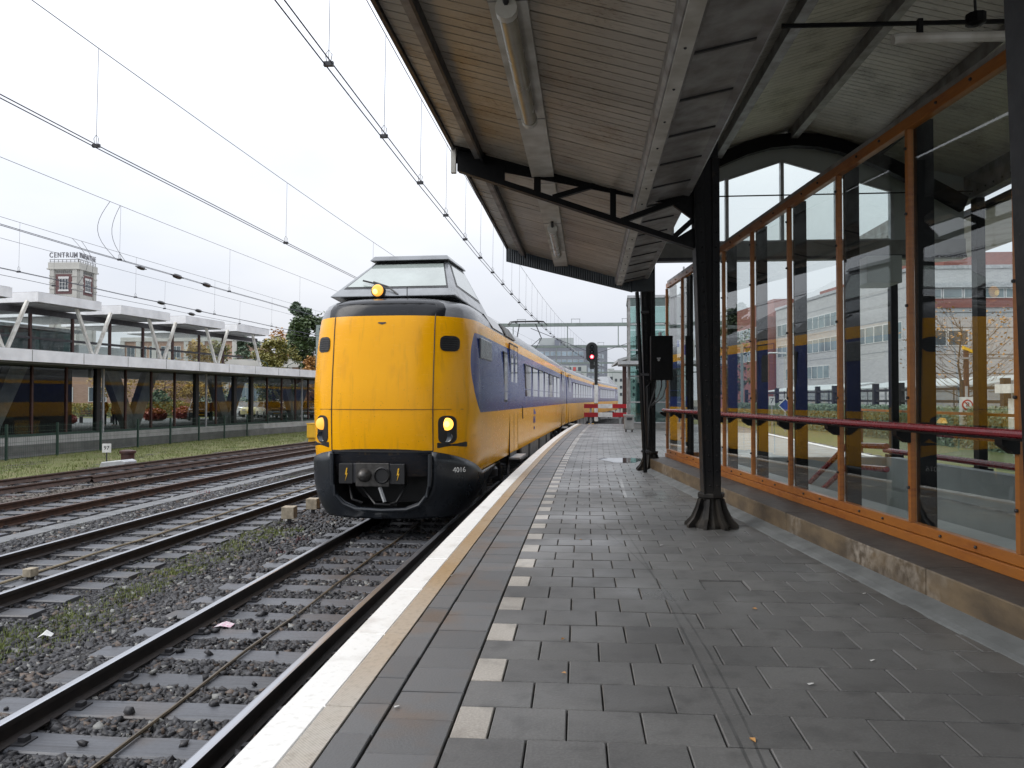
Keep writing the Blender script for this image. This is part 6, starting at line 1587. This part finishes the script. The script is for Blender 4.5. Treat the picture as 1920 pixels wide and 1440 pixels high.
tree(PX(588, 84), 84, -.4, 6.2, 1.8, 'leaf_orange', 'orange leaved tree touching the train nose', 3500, .28, 'round', .14, .2, seed=11)
tree(PX(512, 70), 70, -.4, 4.4, 1.6, 'leaf_green', 'slim green street tree among the parked cars', 1200, .22, 'round', .08, .4, seed=12)
tree(PX(528, 160), 160, -.4, 15.5, 6.0, 'leaf_orange', 'reddish orange tree far behind the olive tree', 4500, .6, 'round', .3, .25, seed=13)

# brick building with white windows behind
bb = empty('brick_building', (0, 0, 0), 0, 'long pinkish brick building behind the glass station building', 'building')
Y = 100; xa, xb = PX(-60, Y), PX(262, Y)
MB().box(xa, xb, Y, Y + 14, -.4, 4.6).build('wall', M['brick_pink'], bb); MB().box(xa - .2, xb + .2, Y - .2, Y + 14, 4.6, 5.1).build('roof', M['galv'], bb)
facade(bb, (xa, Y), (1, 0), [(.9, 2.9)], 3, xb - xa - 1, 2.6, 2.2, 1, glassm='win_mid', sub=3)
b2 = empty('white_framed_building', (0, 0, 0), 0, 'tall brick and white building with large windows, seen between the roof struts', 'building')
Y = 128; xa, xb = PX(230, Y), PX(440, Y)
MB().box(xa, xb, Y, Y + 16, -.4, 11.2).build('wall', M['brick_pink'], b2); MB().box(xa - .3, xb + .3, Y - .3, Y + 16, 11.2, 11.9).build('roof', M['tower_stone'], b2)
for k in range(8): x = xa + k * (xb - xa) / 7; MB().box(x - .4, x + .4, Y - .25, Y - .02, -.4, 11.19).build('pier', M['tower_stone'], b2)
facade(b2, (xa, Y), (1, 0), [(.8, 3.4), (4.4, 7.0), (8.0, 10.4)], .7, xb - xa - .6, 1.5, .55, 1, glassm='win_mid', sub=2)
b3 = empty('low_white_building', (0, 0, 0), 0, 'low cream building right of the V leg, behind the parked cars', 'building')
Y = 112; xa, xb = PX(425, Y), PX(640, Y)
MB().box(xa, xb, Y, Y + 12, -.4, 6.9).build('wall', M['brick_pink'], b3); MB().box(xa - .3, xb + .3, Y - .3, Y + 12, 6.0, 7.2).build('cornice', M['tower_stone'], b3)
for k in range(10): x = xa + k * (xb - xa) / 9; MB().box(x - .35, x + .35, Y - .22, Y - .02, -.4, 5.99).build('pier', M['tower_stone'], b3)
facade(b3, (xa, Y), (1, 0), [(.6, 5.2)], .6, xb - xa - .6, 1.3, .45, 1, glassm='win_pale', sub=2)

# tower with roof letters
M['letter_grey'] = pm('letter_grey', (.22, .22, .24), .5)
TY = 178; tx = PX(135, TY)
tw = empty('brick_tower', (tx, TY, 0), R(2), 'cream stone tower with dark red window surrounds and roof lettering, upper left', 'tower')
a_ = 3.55
MB().box(-a_, a_, -a_, a_, -.4, 32.1).build('wall', M['tower_stone'], tw)
MB().box(-a_ - .25, a_ + .25, -a_ - .25, a_ + .25, 32.4, 33.8).build('parapet', M['tower_stone'], tw)
MB().box(-a_ - .45, a_ + .45, -a_ - .45, a_ + .45, 32.1, 32.4).build('cornice', M['tower_stone'], tw)
for face in range(2):
    rot = -math.pi / 2 * 0 if face == 0 else math.pi / 2
    Mx = Matrix.Rotation(rot, 3, 'Z')
    def fb(nm, m, x0, x1, z0, z1, o0, o1):
        q = MB().box(x0, x1, -a_ - o1, -a_ - o0, z0, z1); q.v = [tuple(Mx @ Vector(v)) for v in q.v]; return q.build(nm, M[m], tw)
    fb('window_surround', 'brick_plum', -2.0, 2.0, 26.3, 31.0, .0, .10)
    for s in (-1, 1): fb('pilaster', 'tower_stone', s * 2.75 - .55, s * 2.75 + .55, 10, 32.09, .0, .3)
    fb('window_frame', 'paper_white', -1.1, 1.1, 27.2, 30.2, .10, .16); fb('lintel', 'paper_white', -1.3, 1.3, 29.9, 30.4, .16, .24); fb('sill', 'paper_white', -1.3, 1.3, 26.9, 27.25, .16, .28)
    for x in (-.72, 0, .72):
        for z in (27.35, 28.2, 29.05): fb('pane', 'window_glass', x - .28, x + .28, z, z + .75, .16, .18)
    for k in range(8): fb('dentil', 'concrete', -1.9 + k * .5, -1.65 + k * .5, 31.3, 31.8, .0, .2)
    for z in (27.4, 28.8, 30.4): fb('stone_band', 'tower_stone', -3.4, -2.1, z, z + .35, .3, .42); fb('stone_band', 'tower_stone', 2.1, 3.4, z, z + .35, .3, .42)
    # letters on a frame
    s_ = 'CENTRUM' if face == 0 else 'TWENTHE'   # read from left to right across the two sides
    for j, ch in enumerate(s_):
        o = text('roof_letter', ch, 1.75, M['letter_grey'], tw, (0, 0, 0), (0, 0, 0), .10, .72, bold=.03); p = Mx @ Vector((-a_ + .42 + j * 1.0, -a_ - .1, 35.5)); o.location = p; o.rotation_euler = (R(90), 0, rot)
    fb('letter_frame', 'grey_metal', -a_ - .1, a_ + .1, 34.45, 34.57, -.2, -.05)
    fb('letter_frame', 'grey_metal', -a_ - .1, a_ + .1, 34.05, 34.13, -.2, -.05)
    for k in range(8): fb('letter_strut', 'grey_metal', -a_ + k * 1.0, -a_ + .09 + k * 1.0, 33.8, 34.45, -.2, -.1)

# ---------------------------------------------------------------- beyond the glass wall, right
tag(sheet('lawn', M['grass_ground'], [(7.4, 8), (14, 8), (14, 60), (7.4, 60)], -.30))
sheet('access_road', M['street'], [(14, 8), (120, 8), (120, 100), (24, 130)], -.32)
# hedge along the far boundary
h0 = (11.5, 56); h1 = (12.95, 23)
t = empty('clipped_hedge', (h1[0], h1[1], -.3), 0, 'dark hedge behind a timber frame, beyond the glass wall', 'hedge'); c = MB(); rn = random.Random(9); d = Vector((h0[0] - h1[0], h0[1] - h1[1], 0))
MB().bar((0, 0, .65), (d.x, d.y, .65), .5, 1.3).build('core', M['leaf_dark'], t)
for k in range(16000):
    p = d * rn.random() ** 1.3 + Vector((rn.uniform(-.4, .4), rn.uniform(-.4, .4), rn.uniform(0, 1.35))); u = Vector((rn.uniform(-1, 1), rn.uniform(-1, 1), rn.uniform(-1, 1))).normalized(); w_ = u.orthogonal().normalized()
    c.add([p - u * .06, p + w_ * .045, p + u * .06, p - w_ * .045], [(0, 1, 2, 3)])
c.build('foliage', M['leaf_dark'], t, fix=False)
M['timber_dark'] = pm('timber_dark', (.03, .028, .028), .8, 0, .3, 5)
t = empty('timber_frame', (h1[0] + .7, h1[1] + .2, -.3), 0, 'dark timber post and rail fence above the hedge', 'fence'); nd = d.normalized()
for k in range(15):
    p = d * (k / 14); MB().box(p.x - .11, p.x + .11, p.y - .11, p.y + .11, 0, 2.25).build('post', M['timber_dark'], t)
for z in (1.5, 1.95): MB().bar((0, 0, z), (d.x, d.y, z), .1, .10).build('rail', M['timber_dark'], t)
# glass-roofed cycle shelters
for k, (x, y, L_, lb) in enumerate(((15.2, 30, 13, 'glass roofed cycle shelter right, behind the timber fence'), (14.6, 45, 14, 'glass roofed cycle shelter farther left behind the timber fence'))):
    t = empty('cycle_shelter', (x, y, -.3), .04, lb, 'cycle shelter', 'glass roofed cycle shelters')
    MB().hexa([(0, 0, 2.1), (2.4, 0, 2.5), (2.4, L_, 2.5), (0, L_, 2.1)], [(0, 0, 2.14), (2.4, 0, 2.54), (2.4, L_, 2.54), (0, L_, 2.14)]).build('roof', M['facade_pale'], t)
    for j in range(7):
        yy = L_ * j / 6 * .98 + .05; MB().box(2.2, 2.3, yy, yy + .1, 0, 2.44).build('post', M['galv'], t); MB().box(.05, .12, yy, yy + .08, 0, 2.1).build('post', M['galv'], t)
    MB().box(2.3, 2.33, 0, L_, .3, 2.2).build('back_panel', M['glass_dark'], t)
    for j in range(10):
        bk = MB(); yy = .8 + j * L_ / 11
        for e in (.35, 1.4): bk.lathe([(.33, -.02), (.33, .02), (.28, .02), (.28, -.02)], (e, yy, .34), 14, 'y')
        bk.tube([(.35, yy, .34), (.7, yy, .8), (1.2, yy, .82), (1.4, yy, .34)], .02, 5); bk.tube([(.7, yy, .8), (.9, yy, .3), (1.4, yy, .34)], .02, 5); bk.tube([(1.2, yy - .25, 1.0), (1.25, yy, .95), (1.2, yy + .25, 1.0)], .015, 5)
        o = bk.build('bicycle', M['steel_dark']); o.location = (x, y, -.3); o.rotation_euler = (0, 0, .04)
        tag(o, ['%s bicycle in the ' % w3 for w3 in ('first', 'second', 'third', 'fourth', 'fifth', 'sixth', 'seventh', 'eighth', 'ninth', 'tenth')][j] + ('nearer right' if k == 0 else 'farther left') + ' cycle shelter, counted from its near end', 'bicycle', 'bicycles in the %s shelter' % ('right' if k == 0 else 'left'))
# bare tree with a few orange leaves, lamps and signs
tree(PX(1812, 30) + .6, 31.5, -.3, 5.9, 2.5, 'leaf_orange', 'nearly bare tree with a few orange leaves, behind the glass wall', 520, .13, 'round', .09, .30, bare=True, seed=21)
t = empty('no_parking_sign', (PX(1812, 26), 26, -.3), 0, 'white no parking sign on a post in front of the bare tree', 'sign')
MB().box(-.03, .03, -.03, .03, 0, 2.0).build('post', M['galv'], t); MB().box(-.24, .24, -.045, -.032, .75, 1.65).build('board', M['paper_white'], t)
MB().lathe([(.17, -.05), (.17, -.06)], (0, 0, 1.4), 20, 'y').build('red_ring', M['barrier_red'], t); MB().lathe([(.125, -.061), (.125, -.066)], (0, 0, 1.4), 20, 'y').build('disc', M['paper_white'], t)
text('letter', 'P', .2, M['rubber'], t, (0, -.07, 1.4)); MB().bar((-.11, -.073, 1.51), (.11, -.073, 1.29), .03, .008, (0, 1, 0)).build('slash', M['barrier_red'], t)
for z in (1.1, 1.0, .9): MB().box(-.15, .15, -.05, -.046, z, z + .03).build('text_line', M['rubber'], t)
t = empty('yellow_lamp', (PX(1812, 27), 27, -.3), 0, 'short lamp post with a yellow box head and flat arm', 'lamp post')
MB().box(-.06, .06, -.06, .06, 0, 3.2).build('post', M['dark_red'], t); MB().hexa([(-.1, -.07, 3.25), (.2, -.07, 3.12), (.2, .07, 3.12), (-.1, .07, 3.25)], [(-.1, -.07, 3.36), (.2, -.07, 3.22), (.2, .07, 3.22), (-.1, .07, 3.36)]).build('head', M['yellow_plastic'], t)
MB().box(-.3, 1.5, -.08, .08, 2.92, 2.98).build('arm', M['grey_metal'], t)
t = empty('white_kiosk', (12.1, 22.4, -.3), 0, 'white kiosk panel with blue shapes at the far right behind the glass', 'kiosk')
MB().box(0, 1.4, -.1, .3, .2, 1.6).build('panel', M['paper_white'], t); MB().box(-.25, 1.5, -.3, .5, 1.75, 2.0).build('roof', M['paper_white'], t)
M['poster_blue'] = pm('poster_blue', (.25, .35, .5), .5)
MB().prism([(.2, .3), (.45, 1.5), (.6, 1.5), (.35, .3)], 'y', -.112, -.102).build('blue_shape', M['poster_blue'], t); MB().prism([(.8, .3), (.65, 1.5), (.8, 1.5), (1.0, .3)], 'y', -.112, -.102).build('blue_shape', M['poster_blue'], t)
for x in (.05, 1.3): MB().box(x - .04, x + .04, 0, .08, 0, 1.75).build('leg', M['galv'], t)
t = empty('white_lamp_post', (PX(1431, 50), 50, -.9), 0, 'white lamp post with a bent arm in front of the red brick building', 'lamp post')
MB().tube([(0, 0, 0), (0, 0, 4.7), (.12, 0, 5.0), (.4, 0, 5.1), (1.0, 0, 5.1)], .05, 6).build('pole', M['paper_white'], t, smooth=True); MB().box(.9, 1.4, -.1, .1, 5.04, 5.14).build('lamp_head', M['paper_white'], t)
for (px, lb) in ((1344, 'white track number sign 7, left one beside the black column'), (1447, 'white track number sign 7 beyond the handrail, right one')):
    t = empty('track_number_sign', (PX(px, 36), 36, -.25), 0, lb, 'sign'); MB().box(-.13, .13, -.02, .02, 1.25, 1.65).build('board', M['paper_white'], t); MB().box(-.025, .025, -.015, .015, 0, 1.25).build('post', M['galv'], t)
    text('number', '7', .34, M['rubber'], t, (0, -.024, 1.45))
t = empty('direction_sign', (PX(1472, 36), 36, -.2), 0, 'dark diamond shaped board with a white outline beside the number 7', 'sign')
MB().prism([(-.3, 1.2), (0, 1.5), (.3, 1.2), (0, .9)], 'y', -.02, .02).build('board', M['blue_sign'], t); q = MB()
for a, b_ in (((-.3, 1.2), (0, 1.5)), ((0, 1.5), (.3, 1.2)), ((-.3, 1.2), (0, .9))): q.bar((a[0], -.03, a[1]), (b_[0], -.03, b_[1]), .04, .01, (0, 1, 0))
q.build('outline', M['paper_white'], t); MB().box(-.03, .03, .02, .06, 0, 1.2).build('post', M['galv'], t)

# grey brick building and red brick neighbour: walls run away from the camera along X = 32 - .122 (Y - 100)
FXr = lambda y: 32 - .122 * (y - 100); dn = Vector((.122, -1)).normalized()   # towards the camera
gb = empty('grey_brick_building', (0, 0, 0), 0, 'big grey brick building with bands of windows, behind the glass wall', 'building')
def wall_quad(y0, y1, z0, z1, th, m, nm, parent, off=0.):
    nx_ = -1.; a = (FXr(y0) - off, y0); b_ = (FXr(y1) - off, y1)
    return MB().hexa([(a[0], a[1], z0), (b_[0], b_[1], z0), (b_[0] + th, b_[1], z0), (a[0] + th, a[1], z0)], [(a[0], a[1], z1), (b_[0], b_[1], z1), (b_[0] + th, b_[1], z1), (a[0] + th, a[1], z1)]).build(nm, M[m], parent)
wall_quad(81, 117.5, -1, 14.4, 20, 'brick_grey', 'wall', gb)
wall_quad(80.9, 117.5, 14.4, 14.75, 20, 'galv', 'roof_edge', gb, .15)
wall_quad(83, 112, 14.75, 16.4, 10, 'brick_red', 'penthouse', gb, -4)
for (z0, z1) in ((3.9, 5.6), (7.3, 9.1), (10.4, 12.1)):
    for (ya, yb) in (((97.5, 117),) if z0 > 5 else ((99, 114),)):
        facade(gb, (FXr(yb), yb), (dn.x, dn.y), [(z0, z1)], .2, (yb - ya) / abs(dn.y) - .2, 1.7, .03, 1, glassm='win_pale', sub=1, nrm=(-1, -.122))
facade(gb, (FXr(95), 95), (dn.x, dn.y), [(7.5, 9.4)], .2, 12, 1.9, .03, 1, glassm='win_pale', sub=1, nrm=(-1, -.122))
for z in (1.6, 6.4, 9.75, 12.8): wall_quad(81.2, 117.4, z, z + .09, .05, 'galv', 'band', gb, .03)
wr = empty('red_brick_building', (0, 0, 0), 0, 'dark red brick block left of the grey brick building, behind the glass', 'building')
wall_quad(117.9, 150, -1, 13.6, 20, 'brick_red', 'wall', wr, 1.0)
wall_quad(121, 140, 13.6, 16.6, 8, 'brick_red', 'top_storey', wr, -1.0)
for (z0, z1) in ((10.8, 12.5), (7.2, 8.9)):
    facade(wr, (FXr(149) - 1, 149), (dn.x, dn.y), [(z0, z1)], .5, 30, 1.7, .15, 1, glassm='win_pale', sub=1, nrm=(-1, -.122))
gr = empty('pale_brick_building', (0, 0, 0), 0, 'pale banded brick building with a glazed top storey, at far right behind the glass', 'building')
X0, X1, Yf = 34.6, 62, 80.5
MB().box(X0, X1, Yf, Yf + 15, -1, 10.4).build('wall', M['brick_grey'], gr); MB().box(X0 - .1, X1, Yf - .1, Yf + 15, 10.4, 11.3).build('red_band', M['brick_red'], gr)
MB().box(X0, X1, Yf + .1, Yf + 15, 11.3, 12.4).build('top_storey', M['facade_grey'], gr); MB().box(X0 - .3, X1, Yf - .3, Yf + 15, 12.4, 12.9).build('roof', M['galv'], gr)
facade(gr, (X0, Yf + .05), (1, 0), [(11.35, 12.35)], .2, 27, 1.9, .1, 1, glassm='win_pale', sub=1)
facade(gr, (X0, Yf), (1, 0), [(6.6, 8.2)], .5, 5, 2.0, .1, 1, glassm='win_mid', sub=1); facade(gr, (X0, Yf), (1, 0), [(-.2, 1.6)], 8, 20, 1.6, .8, 1, glassm='win_mid', sub=1)
for z in (2.0, 3.8, 5.7, 8.4, 9.9): MB().box(X0, X1, Yf - .03, Yf - .003, z, z + .06).build('band', M['concrete_dark'], gr)
tree(PX(1362, 95), 95, -.9, 12.5, 4, 'leaf_green', 'green tree left of the red brick block, behind the glass', 2400, .4, 'round', .3, .2, seed=31)

# fallen leaves on the paving
b = MB(); rn = random.Random(4)
for k in range(9):
    y = 2.8 + rn.random() ** 1.5 * 12; x = rn.uniform(-.3, max(.2, 2.4 - .0966 * y)); s_ = rn.uniform(.012, .024); a = rn.uniform(0, 6.28); u, w_ = math.cos(a) * s_, math.sin(a) * s_
    b.add([(x - u, y - w_, .004), (x + w_ * .5, y - u * .5, .008), (x + u, y + w_, .005), (x - w_ * .5, y + u * .5, .012)], [(0, 1, 2, 3)])
tag(b.build('fallen_leaves', M['leaf_orange'], fix=False), kind='stuff')
